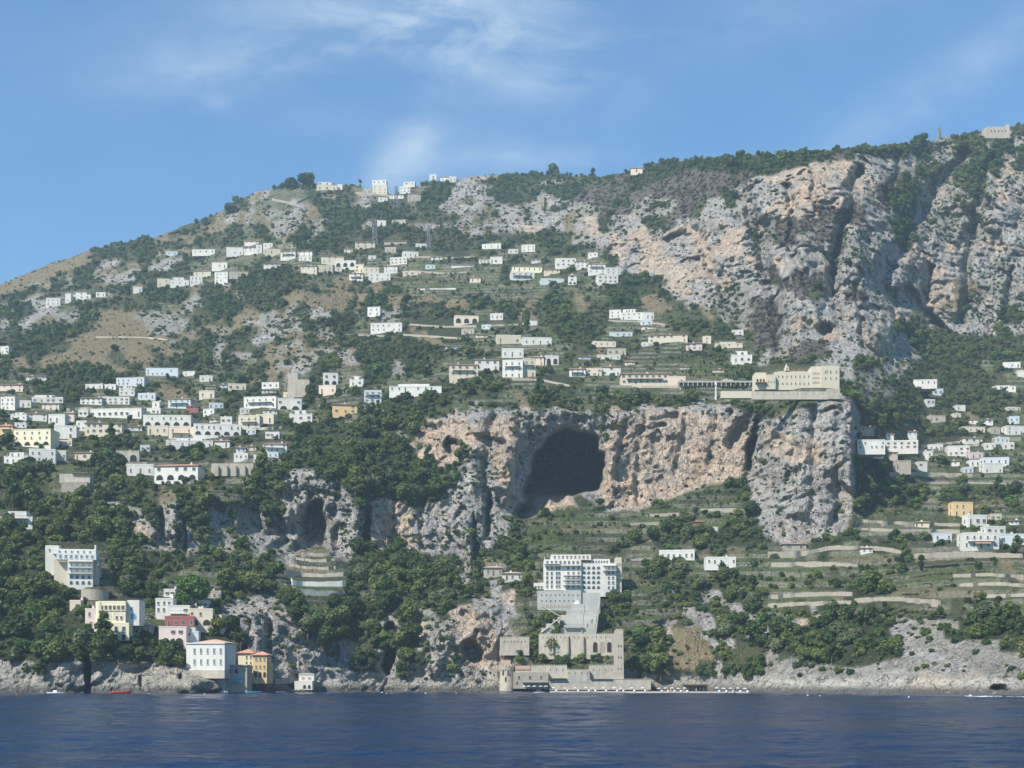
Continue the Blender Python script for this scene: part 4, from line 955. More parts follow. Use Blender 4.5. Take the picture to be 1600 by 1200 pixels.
def where(u, v):
    d, a, b, nm = min(((u-a)**2+(1.5*(v-b))**2, a, b, nm) for a, b, nm in LMK)
    dx, dz = u-a, v-b
    if abs(dx) < 22 and abs(dz) < 22: return 'close beside '+nm
    s1 = 'above' if dz < 0 else 'below'; s2 = 'left of' if dx < 0 else 'right of'
    if abs(dx) > 2.2*abs(dz): return s2+' '+nm
    if abs(dz) > 2.2*abs(dx): return s1+' '+nm
    return ('upper ' if dz < 0 else 'lower ')+('left of ' if dx < 0 else 'right of ')+nm
ORD = 'first second third fourth fifth sixth seventh eighth ninth tenth eleventh twelfth thirteenth fourteenth fifteenth sixteenth seventeenth eighteenth nineteenth twentieth'.split()
ORD += ['twenty-'+o for o in ORD[:9]] + ['thirtieth'] + ['thirty-'+o for o in ORD[:9]]
rf = random.Random(42); fill = []; tries = 0
ZONE = [(0, 600, 470, 720, 34), (60, 380, 660, 440, 9), (600, 385, 960, 450, 8), (690, 490, 1180, 600, 18), (1340, 600, 1600, 740, 22), (1180, 780, 1600, 870, 5), (560, 285, 720, 315, 4), (240, 930, 350, 1000, 5)]
for (a_, b_, c_, d_, n_) in ZONE:
    got = 0; tries = 0
    while got < n_ and tries < 900:
        tries += 1; w_ = rf.choice((12, 15, 18, 22, 28, 36)); h_ = rf.uniform(6, 9.5)*(1.0 if b_ > 590 else .66); u_ = rf.uniform(a_, c_-w_); v_ = rf.uniform(b_, d_)
        cl_ = KEYS[int(LM[min(45, max(0, int((v_-180)/20))), min(79, int((u_+w_/2)/20))])]
        if cl_ not in 'vgpt' or (cl_ in 'gt' and rf.random() < .7): continue
        if any(u_ < q[1]+1 and u_+w_ > q[0]-1 and v_-h_ < q[3]+1 and v_ > q[2]-1 for q in KEEP+[(f[0], f[0]+f[2], f[1]-f[3], f[1]) for f in fill]): continue
        fill.append((u_, v_, w_, h_)); got += 1
fl = {}
for f in fill:
    c = rf.choice('WWWWWWCCLPB'); rr_ = rf.choice(('f', 'f', 'f', 't', 'r'))
    nm = {'W': 'white', 'C': 'cream', 'L': 'stone', 'P': 'peach', 'B': 'bluish'}[c]+(' flat' if rr_ == 'f' else ' tiled')+' cottage'; sz = 'tiny' if f[2] < 17 else 'low'
    fl.setdefault((where(f[0]+f[2]/2, f[1]-f[3]/2), sz+' '+nm), []).append((f, c+rr_))
for (wh, lk), L in fl.items():
    L.sort()
    for i, (f, st_) in enumerate(L):
        house(*f, st_+('s' if f[2] > 18 and i % 2 else ''), max(1, int(f[2]/7)), 1 if f[3] < 9.5 else 2, f"{lk} {wh}" + (f", {ORD[i]} from left" if len(L) > 1 else ''), 'small cottages between the larger houses')
print('fillers', len(fill))

# ---- the big white hotel on the terraces
def balcony(s, x0, x1, z, y=0, d=1.3, m=None):
    k = s.k; m = m or MT['W']; X0_, X1_ = (x0-s.cx)*k, (x1-s.cx)*k
    o = MB().box(X0_, X1_, y-d, y-.004, z*k-.15, z*k, m).build('balcony', s.root)
    b = MB().box(X0_, X1_, y-d, y-d+.07, z*k+.85, z*k+.93, m_frame)
    n = max(2, int((X1_-X0_)/.45))
    for i in range(n+1): b.box(X0_+(X1_-X0_-.06)*i/n, X0_+(X1_-X0_-.06)*i/n+.06, y-d+.005, y-d+.06, z*k, z*k+.85, m_frame)
    b.build('railing', o)
s = Site('hotel', 'big white eight-storey hotel with arched balconies in the centre', 'hotel', 850, 922, 122, 56)
s.b('wall', 0, 58, 0, 13, -8, 48, MT['W'], m_flat); s.b('wall', 58.1, 113, .8, 13, -10, 42, MT['W'], m_flat)
s.b('upper_storey', 11, 74, 3, 12, 48.1, 56.5, MT['W'], m_flat)
s.b('end_tower', 113.1, 122, 2.4, 12, -6, 52, MT['C'], m_flat); s.b('upper_storey', 74.1, 104, 4, 12, 42.1, 50, MT['W'], m_flat)
for z in (2, 10, 17.5, 25, 32.5):
    for i in range(4): s.w(62.5+i*7.6, .8, z, 4.6, 4.8, 'arch', 'arched_window')
    s.w(101.5, .8, z, 3, 3.8, 'win', pane=m_glass); s.w(108, .8, z, 3.2, 3.8, 'win')
for z in (3, 10, 17, 24, 32):
    for x in (5, 12, 20, 24, 38, 46, 54): s.w(x, 0, z, 3.0, 4.2, 'win')
s.grid(2, 56, 8, (40.5,), 3.6, 5, 'arch', name='arched_window'); s.grid(14, 72, 9, (50,), 3, 4.2, 'win', y=3)
s.grid(76, 102, 6, (43.6,), 2.4, 4, 'arch', y=4, name='arched_window'); s.grid(114, 121, 2, (4, 16, 28, 40), 1.7, 2.8, 'win', y=2.4)
for z in (8, 15.5, 23, 38.5): balcony(s, 30, 57.5, z)
for z in (0, 38.5): balcony(s, 1, 30, z)
for z in (38.6, 31): balcony(s, 92, 112.8, z, .8)
balcony(s, 12, 73, 48.2, 3)
MB().box(-60.5*s.k, -36*s.k, -1.6, 0, 40*s.k, 40*s.k+.18, m_canvas).build('sun_canopy', s.root)
for i in range(6): MB().cyl((-60+i*11.2)*s.k, 1.0, .12, .12, 48.2*s.k, 53*s.k, m_frame, 6).build('column', s.root)
s.b('lower_wing', -16, -.1, 2, 9, -5, 12, MT['W'], m_flat)
s.grid(-15, -1, 3, (3,), 2.6, 4, 'win', y=2)
# sloping grey concrete works under the hotel
s = Site('terrace_building', 'grey concrete terrace block with two rows of tiny windows under the big hotel', 'building', 840, 950, 98, 26, dy=-3)
s.b('wall', 0, 68, 0, 9, -6, 27, MT['Z'], m_flat); s.b('wall', 68.1, 98, .6, 9, -14, 24, MT['Z'], m_flat)
s.grid(3, 66, 9, (10, 19), 1.2, 2.4, 'arch', pane=m_dark, fr=MT['Z']); s.grid(6, 60, 9, (.5,), 3.2, 4, 'arch', name='arch', pane=m_tile2, fr=MT['Z'])
b = MB().cyl((62-s.cx)*s.k, -1, 1.4, 1.4, -1, 1.5, MT['W'], 12); b.cyl((62-s.cx)*s.k, -1, 1.4, .1, 1.5, 2.9, MT['W'], 12); b.build('round_kiosk', s.root)
s = Site('retaining_wall', 'tall smooth grey retaining wall with slanted stairway below the hotel', 'wall', 845, 988, 92, 46, dy=-3, clear=False)
k = s.k
for i_, (x0_, x1_, z0_, z1_) in enumerate(((-45, 39, -8, 7), (-37, 40, 0, 14), (-26, 41, 8, 21), (-14, 42, 15, 28), (-4, 44, 22, 36), (3, 46, 30, 46))):
    s.b('terrace_tier', x0_+46, x1_+46, i_*1.3, 10, z0_, z1_, MT['Z'], MT['L'])
    if i_: MB().box((x0_+3)*k, (x1_-16)*k, i_*1.3-.5, i_*1.3-.02, z0_*k, (z0_+2.2)*k, m_cyp).build('hedge', s.root)
for (x0, z0, x1, z1, t) in ((-46, -1, -14, 24, 1.6), (-14, 24, -44, 40, 1.4), (18, 0, 22, 42, 1.2), (40, -2, 46, 46, 1.6)):
    MB().bar((x0*k, -.4, z0*k), (x1*k, -.4, z1*k), t*k/2, MT['L']).build('stair_parapet', s.root)
s.b('planting_trough', 36, 66, -1.2, -.1, 8, 11, MT['Z'])
MB().box(-20*k, -16*k, -.5, .5, 8*k, 24*k, MT['Z']).build('pier', s.root)

def crenels(s, x0, x1, z, m, y=0, n=None, w=2.2, h=2.4, dep=.5, parent=None):
    w, h = w*.8, h*.7; n = n or int((x1-x0)/3.4); b = MB()
    for i in range(n):
        x = (x0+(x1-x0)*(i+.5)/n-s.cx)*s.k; b.box(x-w/2*s.k, x+w/2*s.k, y, y+dep, z*s.k+.003, (z+h)*s.k, m)
    return b.build('battlement', parent or s.root)
s = Site('castle_wall', 'long crenellated stone wall with blind arches at the foot of the hotel gardens', 'wall', 842, 1013, 130, 26, dy=-3, clear=False)
s.b('wall', 0, 122, 0, 4, -17, 22, MT['L']); crenels(s, 0, 122, 22, MT['L'])
for x in (88, 99, 110): s.w(x, 0, -6, 7, 16, 'arch', 'arch', pane=m_dark if x != 99 else MT['G'], fr=MT['L'])
for i in range(16): s.w(6+i*7, 0, 16, .8, 2.6, 'door', 'arrow_slit', pane=m_dark, fr=MT['L'])
for x in (20, 44, 68): s.b('buttress', x, x+2.6, -.9, -.01, -8, 19, MT['G'], taper=.4)
s = Site('castle_tower', 'tall square stone tower wall ending the castle gardens on the right', 'tower', 961, 1062, 15, 82, dy=-5, clear=False)
s.b('wall', 0, 14, 0, 8, -4, 78, MT['L'], taper=1.2); crenels(s, 1.2, 13, 78, MT['L'], y=1, n=4)
s.grid(3, 11, 2, (16, 34, 52), .9, 2.6, 'door', name='arrow_slit', pane=m_dark, fr=MT['L'])
s = Site('castle_wall', 'short crenellated stone wall left of the hotel gardens', 'wall', 781, 1012, 48, 20, dy=-2, clear=False)
s.b('wall', 0, 46, 0, 3, -12, 16, MT['L']); crenels(s, 0, 46, 16, MT['L']); s.grid(4, 42, 7, (8,), .9, 3, 'door', name='arrow_slit', pane=m_dark, fr=MT['L'])
s = Site('castle_wall', 'lower crenellated wall with three pointed arches above the beach', 'wall', 856, 1062, 112, 26, dy=-4, clear=False)
s.b('wall', 0, 30, 0, 4, -4, 22, MT['L']); s.b('wall', 30.1, 65, -1.5, 4, -5, 15, MT['L']); s.b('wall', 65.1, 110, 0, 4, -4, 22, MT['L'])
crenels(s, 0, 30, 22, MT['L']); crenels(s, 30, 65, 15, MT['L'], y=-1.5); crenels(s, 65, 110, 22, MT['L'])
for x in (39, 48, 57):
    k = s.k; b = MB(); c = (x-s.cx)*k; b.poly([(c-3.5*k, -1.56, -3*k), (c+3.5*k, -1.56, -3*k), (c+3.3*k, -1.56, 4*k), (c, -1.56, 10*k), (c-3.3*k, -1.56, 4*k)], MT['Z']); b.build('pointed_arch', s.root)
for i in range(11): s.w(4+i*9.6, 0 if not 28 < 4+i*9.6 < 67 else -1.5, 14 if not 28 < 4+i*9.6 < 67 else 9, .8, 3, 'door', 'arrow_slit', pane=m_dark, fr=MT['L'])
s.b('timber_canopy', 0, 29, -2.5, -.1, 1.6, 2.3, m_shut)
s.b('timber_canopy', 66, 100, -2, -.1, .6, 1.3, m_shut)
s = Site('fortified_house', 'grey stone house with battlements and square windows by the round tower', 'building', 802, 1073, 56, 32, dy=-6)
s.b('wall', 0, 55, 0, 8, -3, 22, MT['G'], m_flat); s.b('upper_storey', 3, 55, 2, 9, 22.05, 33, MT['L'], m_flat)
crenels(s, 0, 55, 22, MT['G'], h=2); crenels(s, 28, 55, 33, MT['L'], y=2); s.b('terracotta_panel', 3, 27, 1.7, 1.99, 27, 33, m_tile2)
s.grid(0, 52, 3, (13,), 2.6, 3.4, 'win', pane=m_dark, fr=MT['L']); s.w(6, 0, 3, 2, 5, 'door', 'door', pane=m_dark, fr=MT['L']); s.b('awning', 14, 54, -1.6, -.1, 6.4, 7.2, m_iron)
s = Site('round_tower', 'round stone watchtower with battlements at the edge of the sea', 'tower', 780, 1077, 24, 52, y=near(780, 804, 1030, 1077)-5)
k = s.k; MB().cyl(0, 5, 12.5*k, 10.8*k, -3*k, 30*k, MT['L'], 28).build('wall', s.root)
o = MB().cyl(0, 5, 11.6*k, 12.3*k, 30*k+.01, 36*k, MT['L'], 28).build('parapet', s.root)
b = MB()
for i in range(14):
    a = i*2*math.pi/14; b.cyl(11.2*k*math.cos(a), 5+11.2*k*math.sin(a), .34, .3, 36*k, 39*k, MT['L'], 6)
b.build('battlement', s.root)
MB().box(-8*k, 6*k, 3, 8, 36*k+.01, 46*k, m_tile2).build('turret', s.root)
for x, z in ((-6, 22), (2, 22), (-2, 12)):
    link('arrow_slit', win_mesh('door', .5, 1.6, MT['L'], m_dark), s.root, (x*k, 5-math.sqrt((11.4*k)**2-(x*k)**2)-.12, z*k))
s = Site('sea_wall', 'long pale stone sea wall behind the bathing beach', 'wall', 858, 1074, 159, 14, y=near(858, 1016, 1060, 1074)-5)
s.b('wall', 0, 159, 0, 5, -4, 12.5, MT['L']); s.b('coping', -.5, 159.5, -.12, 5.1, 12.6, 13.3, MT['Z'])

# ---- monastery
s = Site('monastery', 'cream monastery with small bell tower on the cliff top', 'monastery', 1180, 606, 130, 34)
k = s.k
s.b('wing', 0, 17, 0, 8, -3, 24, MT['C'], m_flat); s.b('wing', 17.1, 31, -1.2, 8, -3, 20, MT['C'], m_flat); s.b('wing', 31.1, 88, .5, 10, -3, 25, MT['C'], m_flat)
roof_hip(s, 32, 90, 3, 10, 26, 4.5, m_tile2)
s.b('main_block', 102, 130, -2, 9, -4, 33, MT['C'], m_flat)
b = MB(); b.box((88.1-s.cx)*k, (101.9-s.cx)*k, 0, 10, -3*k, 33.5*k, MT['C'], m_flat); b.build('main_block', s.root)
o = s.b('bell_tower', 49.5, 55, 4, 7, 30, 36, MT['C'])
MB().cyl((52.25-s.cx)*k, 5.5, 2.3*k, .2*k, 36*k+.01, 42*k, MT['C'], 8).build('spire', o)
win(s.root, (52.25-s.cx)*k, 4, 31*k, .5, 1.2, 'arch', 'belfry_opening', pane=m_dark)
s.grid(33, 87, 8, (6, 17), 1.6, 2.8, 'win', y=.5); s.grid(1, 16, 3, (8,), 3, 6, 'arch', name='arch', pane=m_dark, fr=MT['C']); s.grid(104, 129, 3, (12, 22), 1.8, 3.2, 'win', y=-2)
s.w(111, -2, 22.4, 1.6, 3.6, 'win'); s.grid(89, 101, 4, (8, 15, 22), 1.2, 2, 'win'); s.b('terrace_roof', 0, 17, -2.4, -.1, 7, 7.8, m_tile); s.grid(17, 31, 3, (8,), 1.4, 2.4, 'win', y=-1.2)
s = Site('rampart', 'long cream rampart wall beneath the monastery', 'wall', 1176, 622, 136, 13, dy=-1.5)
s.b('wall', 0, 117, 0, 3, -2, 10.5, MT['L'], taper=0); s.b('wall', 117.1, 136, -.8, 3, -2, 14, MT['L'])
for i in range(9): s.w(8+i*12.5, 0, 6, .9, 1.8, 'door', 'slit', pane=m_dark, fr=MT['C'])
s = Site('rampart', 'short cream rampart wall left of the monastery', 'wall', 1127, 620, 48, 9, dy=-1)
s.b('wall', 0, 48, 0, 3, -2, 9, MT['C'])
s = Site('viaduct', 'long low arcade carrying the road left of the monastery', 'viaduct', 1060, 602, 120, 7, dy=-1)
s.b('deck', 0, 120, 0, 4, 4.5, 7, MT['Z']); s.b('back_wall', 0, 120, 3, 4, -2, 4.4, MT['G'])
for i in range(17): s.b('pier', i*7.4, i*7.4+1.2, 0, .8, -1, 4.49, MT['L'])
s = Site('stone_pillar', 'tall slender white pillar standing on the cliff edge', 'pillar', 1116, 624, 5, 30, dy=-1)
k = s.k; b = MB().box(-1.2*k, 1.2*k, 0, .9, -1*k, 23*k, MT['W'], taper=.15); b.box(-1.8*k, 1.1*k, -.1, 1, 23*k, 28*k, MT['W'], taper=.2); b.build('shaft', s.root)

# ---- hotel on the left
s = Site('hotel', 'white terraced hotel with five window rows among the woods at left', 'hotel', 76, 917, 78, 67, yaw=R(9))
s.b('wall', 30, 68, 0, 9, -4, 43, MT['W'], m_flat); s.b('upper_storey', 12, 72, 1.8, 10, 43.1, 53, MT['B'], m_flat); s.b('upper_storey', 4, 70, 4.5, 11, 53.1, 61, MT['W'], m_flat)
s.b('end_wing', -8, 13, 6, 12, 20, 67, MT['W'], m_flat); s.b('side_wall', 8, 29.9, 2, 9, -12, 43, MT['C'], m_flat, taper=0)
s.b('tower', 67.5, 70, 5, 7, 61.1, 68, MT['W']); s.b('side_wall', 68.1, 76, 2.5, 9, -6, 43, MT['L'], m_flat)
s.grid(31, 67, 4, (13, 4,), 4.4, 5.4, 'arch', name='arched_window'); s.grid(31, 67, 4, (23, 32), 2.4, 4.6, 'win'); s.grid(14, 70, 7, (45.5,), 3.4, 4.6, 'win', y=1.8)
s.grid(10, 66, 6, (55,), 3.2, 3.6, 'arch', y=4.5, name='arched_window'); s.grid(-5, 10, 2, (58,), 2.2, 3, 'win', y=6)
for z in (21, 30.5, 40): balcony(s, 31, 67, z, 0, 1.0)
balcony(s, 12, 72, 43.2, 1.6, 1.6); balcony(s, 5, 70, 53.2, 4.3, 1.6)
s = Site('retaining_wall', 'curved grey stone retaining wall below the left hotel', 'wall', 121, 935, 47, 18, dy=-2)
k = s.k; b = MB(); n_ = 12
for i in range(n_):
    x0 = -22+44*i/n_; x1 = -22+44*(i+1)/n_; f = lambda x: (x/22)**2*3; t = lambda x: 15-max(0, x+4)*.1
    b.poly([(x0*k, f(x0), -3*k), (x1*k, f(x1), -3*k), (x1*k, f(x1), t(x1)*k), (x0*k, f(x0), t(x0)*k)], MT['G']); b.poly([(x0*k, f(x0), t(x0)*k), (x1*k, f(x1), t(x1)*k), (x1*k, 9, t(x1)*k), (x0*k, 9, t(x0)*k)], m_flat)
b.build('wall', s.root)

# ---- yellow villa and its neighbours
s = Site('villa', 'yellow villa with rounded corner bays and big arches above the shore', 'villa', 145, 997, 70, 60)
k = s.k
s.b('wall', 8, 51, 0, 9, 0, 58, MT['Y'], m_flat); s.b('wall', 51.1, 70, 2, 9, 20, 60, MT['W'], m_flat); s.b('wall', 0, 7.9, 1.5, 9, 10, 38, MT['K'], m_flat)
MB().cyl((10-s.cx)*k, 1.2, 7*k, 7*k, 10*k, 57*k, MT['Y'], 18).build('corner_bay', s.root)
s.b('lower_storey', 30, 58, -1.2, 4, -4, 24, MT['Y'], m_flat)
s.w(23, 0, 29, 10, 12, 'arch', 'arch', pane=MT['C'], fr=MT['Y']); s.w(40, 0, 29, 15, 13, 'arch', 'arch', pane=MT['P'], fr=MT['Y'])
for i in range(6): s.w(14+i*6.6, 0, 44, 4.4, 7, 'win', fr=MT['P'], pane=m_glass)
s.w(23, -.0, 30, 4, 6, 'win'); s.grid(34, 48, 2, (29.5,), 3, 5, 'win', y=-.05); s.grid(32, 56, 2, (10,), 5, 8, 'win', y=-1.2); s.grid(32, 56, 2, (-3,), 6, 9, 'arch', y=-1.2, name='arch', pane=m_dark)
s.w(58, 2, 44, 3, 5, 'win'); s.w(61, 2, 30, 8, 9, 'arch', 'arch', pane=m_bluec); s.b('cornice', 8, 51, -.25, -.01, 42.5, 43.6, MT['C'])
# ---- white palace at the water's edge
s = Site('palace', 'white two-row windowed palace with terracotta roof on the shore rocks', 'palace', 290, 1047, 62, 50, yaw=R(-7))
s.b('wall', 0, 62, 0, 11, 0, 43, MT['W'], MT['W']); s.b('plinth', 25, 62.5, -.4, 10, -13, -.1, MT['L'], taper=.3); s.b('footing', 4, 58, 2.5, 10, -34, -13.1, MT['Q']); roof_hip(s, 12, 62, 1, 11, 43.2, 5.5, m_tile2, .3)
s.grid(8, 61, 5, (9, 26), 3.0, 8, 'win', pane=m_iron); s.b('cornice', -.5, 62.5, -.3, -.01, 41.2, 43, MT['W']); s.b('plinth', 0, 24.9, -.2, 10, -13, -.1, MT['L'])
s = Site('stone_house', 'grey stone house with arches and turquoise balcony over the water', 'house', 353, 1078, 33, 46)
s.b('wall', 0, 33, 0, 9, -4, 38, MT['G'], m_flat); s.grid(0, 22, 2, (26,), 4.6, 7, 'arch', pane=m_dark, fr=MT['L']); s.w(27, 0, 28, 1.4, 4, 'win', pane=m_dark)
s.b('balcony', 8, 26, -1.6, -.01, 12, 13, m_bluec); s.b('balcony_glazing', 10, 24, -.1, -.005, 13.1, 19, m_bluec); s.b('roof_terrace', -1, 34, -.5, 4, 38.1, 39.4, MT['L'])
s = Site('house', 'yellow gabled house with red roof left of the orange one on the shore', 'house', 372, 1060, 23, 48)
s.b('wall', 0, 23, 0, 9, -4, 40, MT['Y']); roof_hip(s, 0, 23, 0, 9, 40, 6, m_tile); s.grid(10, 23, 2, (10, 22, 31), 2.4, 4, 'win', pane=m_shut); s.b('balcony', 12, 22, -1, -.01, 20, 21, m_tile)
s = Site('house', 'orange shore house with arches and red tiled roof', 'house', 395, 1064, 26, 48, dy=-2)
s.b('wall', 0, 22, 0, 9, -4, 41, MT['O']); s.b('wall', 22.1, 25, 1.5, 8, -4, 30, MT['O'], m_flat); roof_hip(s, 0, 22, 0, 9, 41, 5.5, m_tile)
s.grid(2, 21, 3, (32, 20), 2.4, 4.4, 'win', pane=m_shut); s.grid(1, 22, 3, (6,), 4, 8, 'arch', name='arch', pane=m_dark, fr=MT['O'])
s = Site('beach_house', 'white beach house with arched windows on the rocks', 'house', 460, 1076, 31, 26)
s.b('wall', 0, 28, 0, 7, -2, 12, MT['W'], m_flat); s.b('upper_storey', 6, 30, 1.2, 7, 12.1, 22, MT['W'], m_flat); s.grid(8, 28, 2, (14,), 4, 4.5, 'arch', y=1.2, pane=m_tile2); s.grid(12, 27, 2, (0,), 4, 6, 'arch', name='arch', pane=m_dark); s.b('parapet', 6, 30, 1.0, 1.18, 22.1, 23.5, MT['W'])
s = Site('kiosk', 'open beach bar with dark roof left of the white beach house', 'kiosk', 428, 1078, 16, 9, dy=-3)
s.b('roof', 0, 16, 0, 4, 7, 8, m_shut)
for x in (1, 8, 15): s.b('post', x-.4, x+.4, .2, .5, -3, 6.99, m_shut)
# ---- ridge fort on the right
s = Site('fort', 'ruined stone fort with empty windows on the right end of the ridge', 'fort', 1538, 212, 40, 16, dy=-3)
s.b('wall', 4, 39, 0, 8, -4, 14, MT['L']); s.b('end_tower', 0, 3.9, 1, 6, -3, 12, MT['L']); s.grid(8, 36, 5, (6,), 1.6, 2.6, 'win', pane=m_dark, fr=MT['L']); s.b('end_tower', 34, 39.2, -.6, 5, -4, 17, MT['L'])
s = Site('stone_rampart', 'large pale stone bastion beside the big arch house', 'rampart', 446, 618, 39, 36)
s.b('wall', 3, 20, 0, 8, -4, 35, MT['L'], taper=1); s.b('wall', 14, 39, -2, 6, -4, 24, MT['L'], taper=1.2)
s = Site('stone_rampart', 'two-tier grey stone bastion in the woods under the left village', 'rampart', 88, 768, 50, 34)
s.b('wall', 8, 48, 0, 8, -4, 15, MT['G'], m_flat); s.b('wall', 0, 48, 4, 10, 15.1, 30, MT['L'], m_flat); s.b('pergola', 20, 46, 3, 5, 30.1, 32, m_shut)
s = Site('stone_rampart', 'long grey wall with slanting buttresses below the left village', 'rampart', 330, 740, 66, 18)
s.b('wall', 0, 66, 0, 4, -4, 16, MT['L']); [s.b('buttress', x, x+2.4, -1.2, -.01, -4, 12, MT['G'], taper=.3) for x in (10, 24, 38, 52)]

# ---- gardens in the small alcove: curved terrace walls
def ribbon(label, pts, h, m, cat='wall', name='terrace_wall', group='stone terrace walls', thick=.8, dy=-.5, step=1.6):
    """a wall that follows the ground along photo points; h in metres"""
    P_ = []
    for (a, b_) in zip(pts[:-1], pts[1:]):
        n_ = max(1, int(abs(b_[0]-a[0])/step)+1)
        for i in range(n_): P_.append((a[0]+(b_[0]-a[0])*i/n_, a[1]+(b_[1]-a[1])*i/n_))
    P_.append(pts[-1])
    ys = np.array([near(p[0]-2, p[0]+2, p[1]-h/.3, p[1]) for p in P_]); ys = np.convolve(np.pad(ys, 2, mode='edge'), np.ones(5)/5, 'valid')+dy
    o = [Vector(((p[0]-800)/F*y, y, CAMZ+(HZ-p[1])/F*y)) for p, y in zip(P_, ys)]
    c = o[len(o)//2].copy(); b = MB(); h *= .62; rr = random.Random(int(pts[0][0]*7+pts[0][1]))
    HV = [h*.8*(1+.07*math.sin(i*.37+pts[0][0])+rr.uniform(-.07, .07)) for i in range(len(o))]
    for i in range(len(o)-1):
        p, q = o[i]-c, o[i+1]-c; t = Vector((0, thick, 0)); hh0 = Vector((0, 0, HV[i])); hh1 = Vector((0, 0, HV[i+1])); lo = Vector((0, 0, -1.2))
        b.poly([p+lo, q+lo, q+hh1, p+hh0], m); b.poly([p+hh0, q+hh1, q+hh1+t, p+hh0+t], m); b.poly([q+lo+t, p+lo+t, p+hh0+t, q+hh1+t], m)
    ob = b.build(name, None, loc=tuple(c)); tag(ob, label, cat, group); return ob
L_, Z_, C_ = MT['L'], MT['Z'], MT['C']
for (lab, pts, h, m) in [
 ('lowest curved white wall of the alcove gardens', [(452, 905), (458, 912), (480, 914), (510, 914), (540, 912)], 2.6, MT['W']),
 ('broad pale footing wall under the alcove gardens', [(444, 918), (462, 926), (500, 930), (539, 930)], 3.4, Z_),
 ('second curved wall of the alcove gardens counted from below', [(444, 893), (470, 899), (505, 901), (545, 897)], 2.2, L_),
 ('third curved wall of the alcove gardens counted from below', [(452, 884), (480, 889), (515, 890), (540, 886)], 2.0, L_),
 ('fourth curved wall of the alcove gardens counted from below', [(462, 874), (490, 878), (530, 876)], 2.0, L_),
 ('small wall high at the alcove mouth', [(470, 866), (500, 868), (524, 866)], 1.8, L_),
 ('long pale wall below the red-roofed shed on the right', [(1200, 868), (1260, 866), (1300, 858), (1380, 860), (1420, 868)], 3.0, L_),
 ('long pale wall under the big house with red awnings', [(1425, 872), (1500, 868), (1598, 872)], 3.2, L_),
 ('pale wall crossing the slope below the long shed wall', [(1205, 884), (1280, 882), (1340, 886)], 2.4, L_),
 ('wall on the terrace above the right coastal woods', [(1200, 936), (1260, 931), (1332, 930)], 2.6, L_),
 ('wall one terrace above the right coastal woods', [(1200, 948), (1250, 945), (1330, 943)], 2.2, L_),
 ('wall right of centre above the pale coastal rocks', [(1336, 940), (1400, 938), (1470, 944)], 2.6, L_),
 ('wall at the right edge among dry terraces', [(1490, 902), (1540, 900), (1600, 903)], 2.2, L_),
 ('lower wall at the right edge among dry terraces', [(1500, 916), (1560, 914), (1600, 917)], 2.0, L_),
 ('wall beneath the dry terraces at the right edge', [(1540, 934), (1600, 932)], 2.0, L_),
 ('terrace wall right of the foot of the monastery cliff', [(1336, 815), (1380, 818), (1440, 820), (1500, 822)], 2.2, L_),
 ('terrace wall below the dark grove right of the monastery cliff', [(1330, 828), (1400, 830), (1500, 831)], 2.0, L_),
 ('wall under the right hand terrace hamlet', [(1390, 742), (1440, 741), (1520, 744)], 2.4, L_),
 ('wall left of the right hand terrace hamlet', [(1430, 708), (1480, 702), (1530, 696)], 2.6, L_),
 ('wall above the right hand terrace hamlet', [(1440, 698), (1500, 692)], 2.2, L_),
 ('wall below the white house at the right edge', [(1550, 690), (1600, 688)], 3.2, L_),
 ('lowest wall under the terrace hamlet on the right', [(1430, 756), (1500, 755), (1590, 758)], 1.8, L_),
 ('stone wall on the green slope beside the dark red hut', [(1098, 826), (1122, 826)], 1.6, Z_),
 ('pale wall between hotel and pavilion', [(976, 877), (1030, 875)], 2.0, L_),
 ('upper wall on the terraces right of the great cave', [(1095, 798), (1140, 797), (1170, 799)], 1.8, L_),
 ('middle wall on the terraces right of the great cave', [(1010, 806), (1060, 804), (1080, 806)], 1.6, L_),
 ('lower wall on the terraces right of the great cave', [(985, 820), (1030, 818)], 1.6, L_),
 ('wall under the stepped group of white houses on the slope', [(950, 502), (1000, 504), (1040, 508)], 1.8, L_),
 ('road wall running below the palace cluster', [(800, 592), (850, 596), (890, 604)], 2.0, L_),
 ('road wall in front of the very long cream hotel', [(905, 612), (960, 605), (1070, 606)], 2.2, L_),
 ('terrace wall below the two-arch ruin', [(640, 508), (700, 512), (760, 510), (810, 508)], 2.0, L_),
 ('wall right of the long white house on the middle slope', [(630, 524), (680, 527), (720, 530)], 2.0, L_),
 ('terrace wall on the slope above the two-arch ruin', [(540, 524), (600, 526)], 2.0, L_),
 ('top terrace wall right of the upper village', [(650, 402), (700, 404), (745, 402)], 2.0, L_),
 ('terrace wall right of the bright red roof in the upper village', [(640, 424), (700, 428), (730, 426)], 1.8, L_),
 ('white balustrade wall above the brown field', [(656, 453), (712, 452)], 1.6, MT['W']),
 ('wall under the long white house with terrace in the left village', [(104, 642), (150, 640)], 3.0, L_),
 ('long wall above the white villa with red roof', [(180, 728), (230, 726)], 2.4, L_),
 ('wall crossing the village above the very long arcaded house', [(200, 645), (250, 646)], 2.2, L_),
 ('short stone wall below the terraced white house by the gully', [(398, 672), (440, 670)], 2.6, L_),
 ('wall on the summit slope left of the square tower block', [(425, 312), (460, 320), (490, 306)], 3.0, L_),
 ('wall on the summit under the square tower block', [(555, 302), (600, 306), (612, 308)], 3.0, L_),
 ('wall above the shore at the left of the beach house', [(430, 1064), (458, 1062)], 1.6, L_),
]: ribbon(lab, pts, h, MT['G'] if (m is L_ and int(pts[0][0]) % 5 < 3) else m); KEEP.append((min(p[0] for p in pts), max(p[0] for p in pts), min(p[1] for p in pts)-9, max(p[1] for p in pts)-2))
